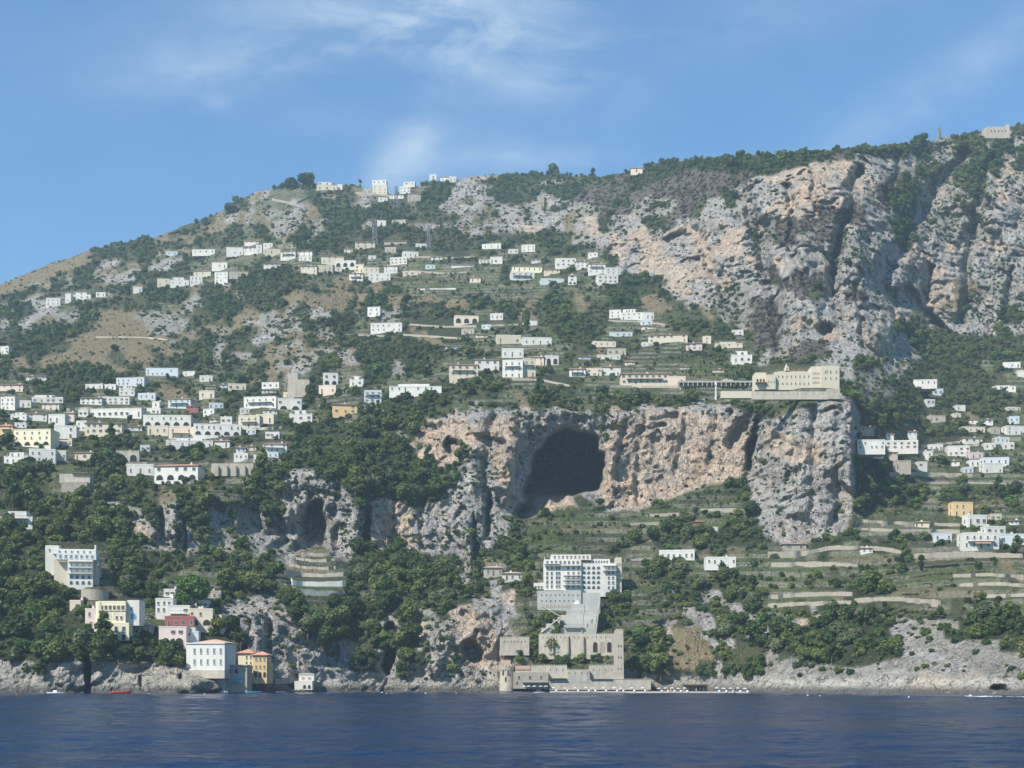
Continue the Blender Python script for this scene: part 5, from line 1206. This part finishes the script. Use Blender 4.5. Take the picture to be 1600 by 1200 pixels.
ribbon('white stairway climbing through the shore cluster on the left', [(262, 930), (278, 940), (290, 949), (318, 955)], 2.6, MT['W'], 'stairs', 'stairway', None)
ribbon('zigzag stairs left of the castle gardens', [(812, 1010), (828, 1000), (832, 985)], 1.6, L_, 'stairs', 'stairway', None)
ribbon('pale footpath wall crossing the dry hillside at left', [(150, 527), (190, 527), (232, 528), (262, 531)], 1.0, C_, 'path wall', 'path_wall', None, .5)

# ---- pylons and masts
def pylon(u, vb, h, label, w=6.5):
    y = near(u-2, u+2, vb-2, vb+2)-1; k = y/F; H = h*k; W2 = w*k/2; b = MB(); t = .22
    root = link('pylon', None, None, ((u-800)*k, y, CAMZ+(HZ-vb)*k)); tag(root, label, 'pylon', 'lattice pylons on the mountain')
    b = MB(); n_ = 6
    f = lambda z: W2*(1-.86*z/H)+.12
    for sx_, sy_ in ((1, 1), (1, -1), (-1, -1), (-1, 1)): b.bar((sx_*f(0), sy_*f(0), -1), (sx_*f(H), sy_*f(H), H), t, m_iron)
    for i in range(n_):
        z0, z1 = H*i/n_, H*(i+1)/n_
        for a_, c_ in (((1, -1), (-1, -1)), ((-1, -1), (1, -1)), ((1, 1), (-1, 1))): b.bar((a_[0]*f(z0), a_[1]*f(z0), z0), (c_[0]*f(z1), c_[1]*f(z1), z1), t*.6, m_iron)
    b.build('mast', root)
    for z in (.74, .86, .97): MB().bar((-W2*1.15, 0, H*z), (W2*1.15, 0, H*z), t*.8, m_iron).build('crossarm', root)
pylon(586, 382, 40, 'tallest lattice pylon in the middle of the upper wooded slope', 8)
pylon(619, 325, 34, 'lattice pylon just below the saddle in the ridge')
pylon(670, 388, 36, 'lattice pylon right of the upper village on the wooded slope')
pylon(1468, 214, 15, 'small lattice mast on the skyline at right', 4)
pylon(978, 428, 18, 'thin lattice pylon right of the right upper row of houses', 4)
def pole(u, vb, h, label):
    y = near(u-2, u+2, vb-2, vb+1)-1; k = y/F
    ob = MB().cyl(0, 0, .14, .1, -1, h*k, m_bark, 8).box(-.9, .9, -.06, .06, h*k-.8, h*k-.65, m_bark).build('utility_pole', None, loc=((u-800)*k, y, CAMZ+(HZ-vb)*k))
    tag(ob, label, 'utility pole', 'wooden utility poles')
for a_ in ((951, 876, 16, 'wooden pole directly above the left part of the big hotel'), (1066, 850, 14, 'wooden pole on the slope above the white pavilion'), (1123, 545, 22, 'wooden pole at the low cream house under the burnt slope'),
           (433, 898, 20, 'pole in the trees left of the alcove gardens'), (1441, 846, 18, 'pole in front of the dark hedge on the right terraces'), (126, 612, 18, 'pole in the green field above the left village'),
           (1357, 828, 12, 'pole among terraces right of the monastery cliff foot'), (369, 1022, 18, 'left one of two poles behind the grey stone shore house'), (376, 1020, 18, 'right one of two poles behind the grey stone shore house')): pole(*a_)
# ------------------------------------------------------------------ the shore: boats, parasols, bathers, buoys, boulders
def sea(u, v, y=None):
    y = y or CAMZ*F/(v-HZ); return Vector(((u-800)/F*y, y, 0)), y/F
def hull(L, Bm, H, m, inside=None):
    b = MB(); n_ = 9; rows = []
    for i in range(n_):
        t = i/(n_-1); x = (t-.5)*L; w = Bm/2*(1-max(0, (t-.45)/.55)**2.2)*(.86+.14*min(1, t*4)); sh = H*(1+.35*t*t)
        rows.append([(x, -w*.55, -.25), (x+.04*L*t, -w, sh*.55), (x+.06*L*t, -w, sh), (x+.06*L*t, w, sh), (x+.04*L*t, w, sh*.55), (x, w*.55, -.25)])
    for r0, r1 in zip(rows[:-1], rows[1:]):
        for i in range(5):
            if i == 2: b.poly([(p[0], p[1]*.9, p[2]-.12) for p in (r0[2], r1[2])]+[(p[0], p[1]*.9, p[2]-.12) for p in (r1[3], r0[3])], inside or m)
            else: b.poly([r0[i], r0[i+1], r1[i+1], r1[i]], m)
    b.poly(rows[0], m); return b
def person(parent_loc, h, top, trunks, label, pose='stand', rz=0, group='bathers by the water'):
    """one skinned body, with hair and swimwear as children"""
    J = {'p': (0, 0, .52), 'c': (0, 0, .72), 'n': (0, 0, .83), 'hd': (0, -.01, .93)}
    if pose == 'stand':
        L = [('p', (.05, 0, .49)), ((.05, 0, .49), (.06, 0, .27)), ((.06, 0, .27), (.065, .01, .02)), ((.065, .01, .02), (.067, -.07, .012)),
             ('c', (.11, 0, .79)), ((.11, 0, .79), (.14, .0, .62)), ((.14, 0, .62), (.15, -.03, .47))]
    elif pose == 'sit':
        L = [('p', (.05, -.02, .5)), ((.05, -.02, .5), (.07, -.25, .5)), ((.07, -.25, .5), (.07, -.27, .27)), ((.07, -.27, .27), (.07, -.34, .26)),
             ('c', (.11, 0, .79)), ((.11, 0, .79), (.14, -.05, .63)), ((.14, -.05, .63), (.12, -.18, .58))]
    vs = []; es = []; rd = []
    def vid(p):
        p = J.get(p, p) if isinstance(p, str) else p
        for i, q in enumerate(vs):
            if (Vector(q)-Vector(p)).length < 1e-4: return i
        vs.append(p); rd.append(0); return len(vs)-1
    for a, b_, r0, r1 in (('p', 'c', .075, .085), ('c', 'n', .085, .034), ('n', 'hd', .034, .062)):
        i, j = vid(a), vid(b_); es.append((i, j)); rd[i] = rd[i] or r0; rd[j] = r1
    rr = [.055, .04, .025, .02, .034, .026, .018]
    for sgn in (1, -1):
        for (a, b_), r_ in zip(L, rr):
            f = lambda q: q if isinstance(q, str) else (q[0]*sgn, q[1], q[2])
            i, j = vid(f(a)), vid(f(b_)); es.append((i, j)); rd[j] = r_
    me = bpy.data.meshes.new('person'); me.from_pydata([(x*h, y*h, z*h) for x, y, z in vs], es, [])
    me.materials.append(MSKIN)
    o = bpy.data.objects.new('person', me); COL.objects.link(o)
    sk = o.modifiers.new('s', 'SKIN'); sk.use_smooth_shade = True
    for i, r_ in enumerate(rd): me.skin_vertices[0].data[i].radius = (r_*h, r_*h*.8)
    me.skin_vertices[0].data[0].use_root = True
    o.modifiers.new('d', 'SUBSURF').levels = 1
    o.location = parent_loc; o.rotation_euler = (0, 0, rz); tag(o, label, 'person', group)
    b = MB(); b.box(-.1*h, .1*h, -.07*h, .07*h, .44*h, .57*h, trunks, taper=.012*h); b.build('swimwear', o)
    b = MB(); b.cyl(0, .012*h, .066*h, .045*h, .93*h, 1.0*h, m_bark, 10); b.build('hair', o)
    return o
MSKIN = simple('tanned_skin', (.52, .30, .19), .6, .08, 3)
def boat(u, v, lpx, label, m, deck=None, cabin=None, rz=0, y=None, bimini=False, name='motor_boat'):
    p, k = sea(u, v, y); L = lpx*k; root = link(name, None, None, tuple(p), (0, 0, rz)); tag(root, label, 'boat', 'boats along the shore')
    hull(L, L*.3, L*.11, m, deck or m_canvas).build('hull', root)
    if cabin: MB().box(-L*.12, L*.16, -L*.09, L*.09, L*.11, L*.24, cabin, taper=L*.02).build('cabin', root); MB().box(L*.12, L*.165, -L*.08, L*.08, L*.13, L*.21, m_glass).build('windscreen', root)
    if bimini:
        b = MB().box(-L*.2, L*.12, -L*.12, L*.12, L*.3, L*.32, m_canvas)
        for x in (-L*.19, L*.11):
            for q in (-L*.11, L*.11): b.box(x-.03, x+.03, q-.03, q+.03, L*.1, L*.3, m_frame)
        b.build('sunshade', root)
    MB().box(-L*.54, -L*.49, -L*.04, L*.04, -.1, L*.16, m_iron).build('engine', root)
    return root, p, k
boat(86, 1084.2, 24, 'white motor boat anchored off the rocks at far left', m_hull, cabin=m_hull)
rb, p, k = boat(188, 1084.2, 32, 'bright red boat with people passing the left rocks', m_red, deck=m_canvas)
for i, x in enumerate((-2.2, -.9, .4, 1.8)): person((p[0]+x, p[1], -.0+.05), 1.25, None, m_red, ['person seated first from the stern of the red boat', 'person seated second from the stern of the red boat', 'person seated third from the stern of the red boat', 'person seated nearest the bow of the red boat'][i], 'sit', R(-60), 'people aboard the red boat')
boat(220, 1083.2, 8, 'tiny white rowing boat right of the red boat', m_hull)
boat(256, 1083, 20, 'low grey dinghy moored under the left rocks', MT['B'])
boat(344, 1083, 22, 'white boat moored beneath the grey stone shore house', m_hull, bimini=True)
boat(397, 1083, 22, 'turquoise and white boat below the orange shore house', m_bluec)
boat(440, 1082.4, 16, 'dark boat tied up by the beach bar', m_iron)
boat(842, 1083, 16, 'pale blue boat drawn up right of the round tower', MT['B'], bimini=True)
boat(906, 1082.6, 8, 'small dark green boat before the sea wall', m_cyp)
boat(815, 1083, 10, 'dark dinghy in front of the round tower', m_dark)
rb, p, k = boat(1516, 1089.3, 16, 'white speedboat racing along the right shore', m_hull, cabin=m_hull, rz=math.pi)
b = MB(); rr = random.Random(3)
for i in range(70):
    t = i/70; x = 1+t*18; w = .25+t*1.1; xx = x+rr.uniform(-.3, .3); yy = rr.uniform(-w, w); s_ = rr.uniform(.2, .55)*(1.2-t)
    b.box(xx, xx+s_*2, yy, yy+s_, -.1, .05+.3*(1-t)*rr.random(), m_foam, taper=s_*.2)
tag(b.build('wake', None, loc=(p[0]+.5, p[1], 0)), 'white foam wake trailing behind the speedboat', 'wake', kind='stuff')
BU = [(26, 1086), (233, 1085), (320, 1085), (585, 1083), (597, 1083), (604, 1084.2), (611, 1085.5), (652, 1085.2), (665, 1084), (682, 1083), (701, 1083), (713, 1084), (940, 1083), (983, 1083), (1093, 1084), (1180, 1086), (1262, 1087), (1281, 1088), (1357, 1090), (1388, 1089), (1420, 1090), (1427, 1089), (1492, 1089.5), (1500, 1090)]
for i, (u, v) in enumerate(BU):
    p, k = sea(u, v); r = 1.05*k if i % 4 else 1.35*k
    bm = MB(); m = m_hull if i % 3 else m_orange; n8 = 10
    for j in range(5):
        a0 = math.pi*(j/5-.5); a1 = math.pi*((j+1)/5-.5); bm.cyl(0, 0, r*math.cos(a0)+.001, r*math.cos(a1)+.001, r*math.sin(a0)+.1, r*math.sin(a1)+.1, m, n8, False)
    bm.cyl(0, 0, r*.2, r*.14, r*1.0, r*1.45, m, 6)
    mk = [h for h in [(88, 'the white motor boat at far left'), (188, 'the red boat'), (344, 'the stone shore house'), (610, 'the dark cleft in the cliff'), (690, 'the boulders left of the round tower'), (960, 'the sea wall'), (1093, 'the beach right of the sea wall'), (1220, 'the small sea hollow'), (1380, 'the pale rocks at right'), (1500, 'the speedboat')]]
    lm = min(mk, key=lambda h: abs(h[0]-u))[1]
    c = 'white' if i % 3 else 'orange'
    same = [q for q in range(len(BU)) if (q % 3 > 0) == (i % 3 > 0) and min(mk, key=lambda h: abs(h[0]-BU[q][0]))[1] == lm]
    o = ['first', 'second', 'third', 'fourth', 'fifth', 'sixth'][same.index(i)]
    tag(bm.build('buoy', None, loc=tuple(p)), f'{c} buoy floating off {lm}' + (f', {o} from left' if len(same) > 1 else ''), 'buoy', 'mooring buoys')

# beach strip, parasols and loungers
yb = 3.5*F/(1081.5-HZ)
def beach_strip(u0, u1, v, label_name):
    b = MB(); n_ = 40; y1 = near(int(u0), int(u1), 1070, 1080); pts = []
    return b
bc = MB(); n_ = 60
for i in range(n_):
    a = 860+(1175-860)*i/n_; c = 860+(1175-860)*(i+1)/n_
    def e(u): return CAMZ*F/(1082.6+(u-860)*.0045-HZ)+math.sin(u*.21)*.6
    ya, yc = e(a), e(c)
    bc.poly([((a-800)/F*ya, ya, .02), ((c-800)/F*yc, yc, .02), ((c-800)/F*yc, yc+8, .6), ((a-800)/F*ya, ya+8, .6)], m_pebble)
    bc.poly([((a-800)/F*ya, ya-3, -.9), ((c-800)/F*yc, yc-3, -.9), ((c-800)/F*yc, yc, .02), ((a-800)/F*ya, ya, .02)], m_pebble)
tag(bc.build('beach'), kind='structure')
def parasol_mesh():
    a = MB()
    for j in range(8):
        t0, t1 = j*math.pi/4, (j+1)*math.pi/4
        a.poly([(1.5*math.cos(t0), 1.5*math.sin(t0), 2.05), (1.5*math.cos(t1), 1.5*math.sin(t1), 2.05), (0, 0, 2.6)], m_canvas)
        a.poly([(1.5*math.cos(t0), 1.5*math.sin(t0), 1.9), (1.5*math.cos(t1), 1.5*math.sin(t1), 1.9), (1.5*math.cos(t1), 1.5*math.sin(t1), 2.05), (1.5*math.cos(t0), 1.5*math.sin(t0), 2.05)], m_canvas)
    return a.mesh('canopy'), MB().cyl(0, 0, .04, .04, -.3, 2.7, m_frame, 6).mesh('pole')
cmesh, pmesh = parasol_mesh()
def at_beach(u, back): 
    y = CAMZ*F/(1082.6+(u-860)*.0045-HZ)+back; return ((u-800)/F*y, y, .02+.58*min(back, 8)/8)
PS = [(819, 1074.5, 1), (826, 1074.5, 1), (835, 1074.5, 1), (845, 1074.5, 1), (853, 1074.5, 1)] + [(868+i*15+(i*37%7)-3, 0, 0) for i in range(10)] + [(1030+i*10, 0, 0) for i in range(5)] + [(1120+i*11, 0, 0) for i in range(5)]
for i, (u, v, t_) in enumerate(PS):
    if t_:
        y = near(802, 858, 1050, 1073)-10; k = y/F; loc = ((u-800)*k, y, 1.0)
        lab = f"white parasol before the fortified stone house, {['first','second','third','fourth','fifth'][i]} from the round tower"
    else:
        loc = at_beach(u, 6+(i % 3)*1.2); seg = 'along the sea wall' if i < 15 else ('just right of the sea wall end' if i < 20 else 'by the dark beach bar at right')
        j = i-5 if i < 15 else (i-15 if i < 20 else i-20)
        lab = f"white beach parasol {seg}, {['first','second','third','fourth','fifth','sixth','seventh','eighth','ninth','tenth','eleventh','twelfth','thirteenth','fourteenth','fifteenth','sixteenth'][j]} from the left"
    root = link('parasol', None, None, loc); tag(root, lab, 'parasol', 'white parasols on the beach'); root.scale = (.52,)*3
    link('canopy', cmesh, root); link('pole', pmesh, root)
    if not t_:
        lr = link('sun_lounger', None, None, at_beach(u+4.2, 3.2)); tag(lr, lab.replace('beach parasol', 'sun lounger'), 'sun lounger', 'sun loungers on the beach')
        if i == 5:
            lm1 = MB().box(-.3, .3, -1, .4, .3, .38, m_canvas).mesh('seat'); bb = MB(); bb.poly([(-.3, .4, .38), (.3, .4, .38), (.3, .95, .8), (-.3, .95, .8)], m_canvas); lm2 = bb.mesh('backrest'); lm3 = MB().box(-.28, -.22, -.9, .3, -.2, .3, m_frame).mesh('leg')
        link('seat', lm1, lr); link('backrest', lm2, lr); link('leg', lm3, lr); link('leg', lm3, lr, (.5, 0, 0))
for i, (u, back, c) in enumerate([(880, 2, 'D'), (925, 1.5, 'B'), (968, 2.2, 'Y'), (1012, 1.6, 'D'), (1048, 2, 'W'), (1088, 1.4, 'B'), (1110, 2.5, 'O'), (1146, 1.8, 'D')]):
    nmz = {'D': 'dark red', 'B': 'pale blue', 'Y': 'yellow', 'W': 'white', 'O': 'orange'}[c]
    seg = ['under the left end of the sea wall', 'before the left half of the sea wall', 'in front of the sea wall middle', 'at the right end of the sea wall', 'just beyond the sea wall', 'left of the dark beach bar', 'at the dark beach bar', 'near the rocks right of the bar'][i]
    person(at_beach(u, back), 1.72, None, MT[c], f'bather in {nmz} swimwear standing {seg}', 'stand', R(40*i))
s = Site('beach_bar', 'open beach bar with long dark roof right of the sea wall', 'kiosk', 1069, 1079, 38, 11, y=CAMZ*F/(1083.5-HZ)+13)
s.b('roof', 0, 38, 0, 4, 8, 10, m_shut, m_canvas)
for i in range(7): s.b('post', i*6+.4, i*6+1.2, .2, .5, -2, 7.99, m_shut)
s.b('back_wall', 0, 38, 3.6, 3.9, -2, 7.98, MT['G'])
# boulders fallen along the shore
rs = np.random.RandomState(9)
def boulder(seed):
    import bmesh
    bm = bmesh.new(); bmesh.ops.create_icosphere(bm, subdivisions=3, radius=1); r_ = random.Random(seed); off = [r_.uniform(0, 50) for _ in range(3)]
    for v_ in bm.verts:
        c = v_.co; q = [np.array([c[i]*1.0+off[i]]) for i in range(3)]
        f = .35+1.1*float(fbm(q[0], q[1], q[2], 1.3, 4, seed)[0]) + .25*round(2*abs(c.x)+c.y)/2; c *= f; c.z *= .6
    me = bpy.data.meshes.new('boulder'); bm.to_mesh(me); bm.free(); me.materials.append(MT['Q']); return me
BM = [boulder(i) for i in range(5)]
bl = [(565, 1079), (578, 1078), (592, 1080), (606, 1079), (622, 1079), (640, 1078), (655, 1080), (668, 1078), (684, 1079), (700, 1077), (716, 1079), (730, 1077), (745, 1079), (758, 1076), (770, 1080), (778, 1078), (12, 1082), (50, 1082), (115, 1082), (160, 1081), (205, 1082), (240, 1081), (300, 1082), (330, 1081)]
for i, (u, v) in enumerate(bl):
    y = CAMZ*F/(v+1-HZ)+1; p = ((u-800)/F*y, y, .1); s_ = rs.uniform(.9, 2.3)*(1 if i < 16 else .7)
    if i < 16: lab = f"pale boulder between the beach house and the round tower, {['first','second','third','fourth','fifth','sixth','seventh','eighth','ninth','tenth','eleventh','twelfth','thirteenth','fourteenth','fifteenth','sixteenth'][i]} from the left"
    elif i < 24: lab = f"pale boulder below the left shore rocks, {['first','second','third','fourth','fifth','sixth','seventh','eighth'][i-16]} from the left"
    else: lab = f"pale boulder at the foot of the right coast, {['first','second','third','fourth','fifth','sixth','seventh','eighth'][i-24]} from the left"
    o = link('boulder', BM[i % 5], None, p, (rs.rand(), rs.rand(), rs.rand()*6), (s_*1.3, s_, s_)); tag(o, lab, 'boulder', 'boulders along the waterline')

# ------------------------------------------------------------------ trees
tu, tv, ty, ts, tcls, tpx = scatter()
order = np.argsort(-tpx*np.where(tcls == KEYS.index('b'), .4, 1)*np.where(tv > 1060, .1, 1)*np.where((tu < 4) | (tu > 1596), .1, 1))
HAND = [  # u, base v, width px, kind, height factor, label
 (305, 948, 66, 'pine', .95, 'huge bright green pine crown left of the shore cliffs'), (283, 952, 34, 'pine', .9, 'smaller bright green pine leaning against the huge one'),
 (84, 926, 30, 'oak', .95, 'dark tree before the lower left corner of the left white hotel'), (101, 938, 28, 'oak', .9, 'dark tree at the foot of the left white hotel wall'), (66, 912, 28, 'oak', .95, 'broad dark tree left of the left white hotel'), (92, 904, 20, 'oak', .9, 'leafy tree against the side wall of the left white hotel'),
 (171, 850-40, 22, 'pine', 1.0, 'light green pine right of the white house with the blue door'), (53, 806, 20, 'conifer', 1.1, 'pointed light green pine beside the white house in the left woods'),
 (130, 966, 26, 'pine', 1.0, 'bright green tree in front of the yellow villa'), (33, 1020, 30, 'pine', .9, 'yellow-green tree in the dark woods at the bottom left'),
 (748, 900, 9, 'cypress', 1.0, 'tall dark cypress left one of the pair beside the rock needle'), (756, 899, 8, 'cypress', .95, 'dark cypress right one of the pair beside the rock needle'),
 (825, 918, 20, 'conifer', 1.3, 'dark spreading cedar left of the big hotel'), (940, 975, 20, 'oak', 1.1, 'round dark tree right of the grey retaining wall'),
 (891, 962, 8, 'oak', 1.5, 'left small tree on the grey concrete terrace'), (899, 962, 8, 'oak', 1.5, 'right small tree on the grey concrete terrace'),
 (885, 508, 30, 'oak', 1.1, 'largest dark tree on the middle terraces above the hotel road'), (823, 520, 20, 'oak', 1.9, 'tall dark tree on the middle terraces left of the green nets'),
 (926, 271, 10, 'oak', 1.0, 'lone round tree on the skyline'), (865, 271, 20, 'olive', .9, 'pale broad tree on the skyline left of the lone tree'), (978, 271, 9, 'oak', 1.1, 'small tree on the skyline left of the dark gabled house'),
 (306, 348, 8, 'oak', 1.0, 'left round tree of three on the left skyline'), (321, 346, 9, 'oak', 1.0, 'middle round tree of three on the left skyline'), (358, 332, 22, 'oak', .7, 'broad tree clump on the left skyline'),
 (455, 295, 26, 'oak', .8, 'left half of the dark grove on the summit'), (480, 292, 38, 'oak', .65, 'right half of the dark grove on the summit'), (563, 286, 8, 'oak', 1, 'small bush tree on the summit between houses'),
 (325, 574, 18, 'oak', 1.5, 'tall dark tree on the dry slope above the village'), (292, 572, 26, 'oak', .9, 'broad dark tree on the dry slope above the village'), (350, 570, 14, 'oak', 1.6, 'slim dark tree on the grey crag slope above the village'),
 (564, 457, 11, 'oak', 1.3, 'dark tree between upper village and brown field'), (555, 472, 11, 'oak', 1.2, 'round tree on the left of the brown field'), (635, 474, 20, 'oak', .9, 'lone broad tree in the brown field'),
 (787, 479, 16, 'oak', .9, 'round dark tree at the right end of the brown field'), (487, 619, 22, 'oak', 1.1, 'dark tree before the stone bastion'), (1345, 803, 26, 'oak', 1.1, 'big dark tree at the foot of the monastery cliff edge'),
 (1590, 865, 24, 'conifer', .9, 'dark tree in front of the blue-white veranda house at the right edge'), (1263, 992+40, 22, 'conifer', 1.4, 'bright pine in the right coastal woods, left one'), (1300, 1036, 22, 'conifer', 1.5, 'bright pine in the right coastal woods, right one'),
 (889, 1008, 12, 'oak', 1.2, 'palm-like round tree before the castle wall'), (850, 1008, 12, 'oak', 1.3, 'left dark tree in the castle garden'), (872, 1034, 14, 'oak', .8, 'low tree in the castle garden centre'), (846, 1034, 22, 'oak', .7, 'broad low tree in the castle garden'),
 (920, 1014, 16, 'oak', .8, 'tree under the castle wall arches'), (952, 1010, 14, 'oak', .9, 'tree at the castle wall right arch'), (1020, 1040, 24, 'oak', 1.2, 'round dark tree on the slope right of the castle tower'),
 (866, 1016, 14, 'olive', .8, 'olive tree on the castle garden ledge, the left one'), (905, 1018, 13, 'oak', .8, 'leafy shrub tree under the castle arrow slits'), (935, 1034, 16, 'olive', .6, 'low olive tree above the three pointed arches'), (812, 1036, 16, 'oak', .8, 'leafy tree above the fortified stone house'), (796, 1000, 14, 'oak', .8, 'leafy tree beside the short castle wall'),
 (1168, 1064, 22, 'conifer', 1.2, 'bright green pine at the right end of the beach'), (1410, 890, 10, 'cypress', .9, 'slim dark cypress on the right terraces'), (1440, 892, 10, 'cypress', .8, 'second slim cypress on the right terraces'),
]
def plant(u, v, wpx, kind, hf, label, yo=None, i=0, group='trees on the hillside', name='tree'):
    y = yo or near(u-2, u+2, v-3, v+1); k = y/F; w = wpx*k
    root = link(name, None, None, ((u-800)*k, y, CAMZ+(HZ-v)*k-.15*w*.3), (0, 0, (i*2.4) % 6.28), (w, w, w*hf)); tag(root, label, 'tree', group)
    link('crown', BIG[kind][i % len(BIG[kind])], root, (0, 0, .04)); link('trunk', TRUNKS[i % 3], root)
for i, (u, v, wpx, kind, hf, lab) in enumerate(HAND): plant(u, v, wpx, kind, hf, lab, i=i, group='trees that stand out on the hillside', name={'cypress': 'cypress', 'pine': 'pine_tree', 'conifer': 'pine_tree'}.get(kind, 'tree'))
NBIG = 255
big = []; 
for q in order:
    if len(big) >= NBIG: break
    if any((abs(tu[q]-h[0]) < h[2]*.35 and abs(tv[q]-h[1]) < h[2]*.4) for h in HAND): continue
    big.append(q)
cells = {}
for j, q in enumerate(big):
    kind = ['oak', 'oak', 'oak', 'olive', 'oak', 'conifer', 'oak'][int(tu[q]*7+tv[q]*13) % 7]
    look = {'oak': 'dark leafy tree', 'olive': 'grey olive tree', 'conifer': 'pointed pine tree'}[kind]
    cells.setdefault((where(tu[q], tv[q]), look), []).append((tu[q], q, kind))
for (wh, look), L in cells.items():
    L.sort()
    for i, (u_, q, kind) in enumerate(L):
        lab = f"{look} {wh}" + (f", {ORD[min(i, 38)]} from left" if len(L) > 1 else '')
        plant(float(tu[q]), float(tv[q]), float(tpx[q])*(.9 if kind == 'conifer' else 1.05), kind, .92 if kind != 'conifer' else 1.15, lab, yo=float(ty[q]), i=int(q), group='trees on the lower slopes', name={'oak': 'tree', 'olive': 'olive_tree', 'conifer': 'pine_tree'}[kind])
# everything smaller or farther: scrub and woods that read as one mass
rest = np.setdiff1d(np.arange(len(tu)), np.array(big))
def mass(name, sel, label, pickset):
    n_ = len(sel); px_ = (tu[sel]-800)/F*ty[sel]; pz_ = CAMZ+(HZ-tv[sel])/F*ty[sel]
    me = bpy.data.meshes.new(name); me.vertices.add(n_)
    me.vertices.foreach_set('co', np.stack([px_, ty[sel], pz_-.12*ts[sel]], -1).astype(np.float32).ravel())
    rs = np.random.RandomState(3)
    sc = np.stack([ts[sel]*rs.uniform(.9, 1.25, n_), ts[sel]*rs.uniform(.9, 1.25, n_), ts[sel]*rs.uniform(.75, 1.15, n_)], -1)
    a = me.attributes.new('sc', 'FLOAT_VECTOR', 'POINT'); a.data.foreach_set('vector', sc.astype(np.float32).ravel())
    a = me.attributes.new('rz', 'FLOAT_VECTOR', 'POINT'); a.data.foreach_set('vector', np.stack([rs.normal(0, .12, n_), rs.normal(0, .12, n_), rs.rand(n_)*6.28], -1).astype(np.float32).ravel())
    a = me.attributes.new('idx', 'INT', 'POINT'); a.data.foreach_set('value', pickset(sel, rs).astype(np.int32))
    o = link(name, me); tag(o, kind='stuff'); tag(o, label, name.replace('_', ' '))
    g = bpy.data.node_groups.new(name, 'GeometryNodeTree')
    g.interface.new_socket('Geometry', in_out='INPUT', socket_type='NodeSocketGeometry'); g.interface.new_socket('Geometry', in_out='OUTPUT', socket_type='NodeSocketGeometry')
    N_ = g.nodes; gi = N_.new('NodeGroupInput'); go = N_.new('NodeGroupOutput'); ip = N_.new('GeometryNodeInstanceOnPoints'); ci_ = N_.new('GeometryNodeCollectionInfo')
    ci_.inputs[0].default_value = vcol; ci_.inputs[1].default_value = True; ci_.inputs[2].default_value = True
    def na_(nm, t): x = N_.new('GeometryNodeInputNamedAttribute'); x.data_type = t; x.inputs[0].default_value = nm; return x.outputs[0]
    K = g.links.new
    K(gi.outputs[0], ip.inputs['Points']); K(ci_.outputs[0], ip.inputs['Instance']); ip.inputs['Pick Instance'].default_value = True
    K(na_('idx', 'INT'), ip.inputs['Instance Index']); K(na_('sc', 'FLOAT_VECTOR'), ip.inputs['Scale'])
    e2r = N_.new('FunctionNodeEulerToRotation'); K(na_('rz', 'FLOAT_VECTOR'), e2r.inputs[0]); K(e2r.outputs[0], ip.inputs['Rotation'])
    K(ip.outputs[0], go.inputs[0]); md = o.modifiers.new('w', 'NODES'); md.node_group = g
burn = tcls[rest] == KEYS.index('b'); small = tpx[rest] < 0
mass('woodland', rest[~burn], 'evergreen woods and scrub covering the mountainside', lambda s_, rs: np.where(np.isin(tcls[s_], [KEYS.index(c) for c in 'Rrod']), rs.choice([4, 5, 4, 5, 6], len(s_)), np.where(rs.rand(len(s_)) < .035, 10, rs.choice([0, 1, 2, 3, 5, 6, 7, 0, 1, 2, 3], len(s_)))))
mass('burnt_scrub', rest[burn], 'brown scorched scrub on the upper right slopes', lambda s_, rs: rs.choice([8, 9, 8, 9, 8, 9, 4], len(s_)))
print('trees', len(big), 'scrub', len(rest))
HAZE = 0.00014
# ------------------------------------------------------------------ the air
m_haze, n = mat('haze_air')
pv = n.n('ShaderNodeVolumePrincipled', {'Color': (.62, .84, 1.0, 1), 'Density': HAZE, 'Anisotropy': 0.0})
n.n('ShaderNodeOutputMaterial', {1: pv.outputs[0]})
hx = [-2900, 2900]; hy = [-580, 2900]; hz = [-80, 900]
hv = np.array([(x, y, z) for x in hx for y in hy for z in hz], float)
hq = np.array([(0, 1, 3, 2), (4, 6, 7, 5), (0, 4, 5, 1), (2, 3, 7, 6), (0, 2, 6, 4), (1, 5, 7, 3)])
tag(link('haze', np_mesh('haze', hv, hq, [m_haze], smooth=False)), kind='stuff')
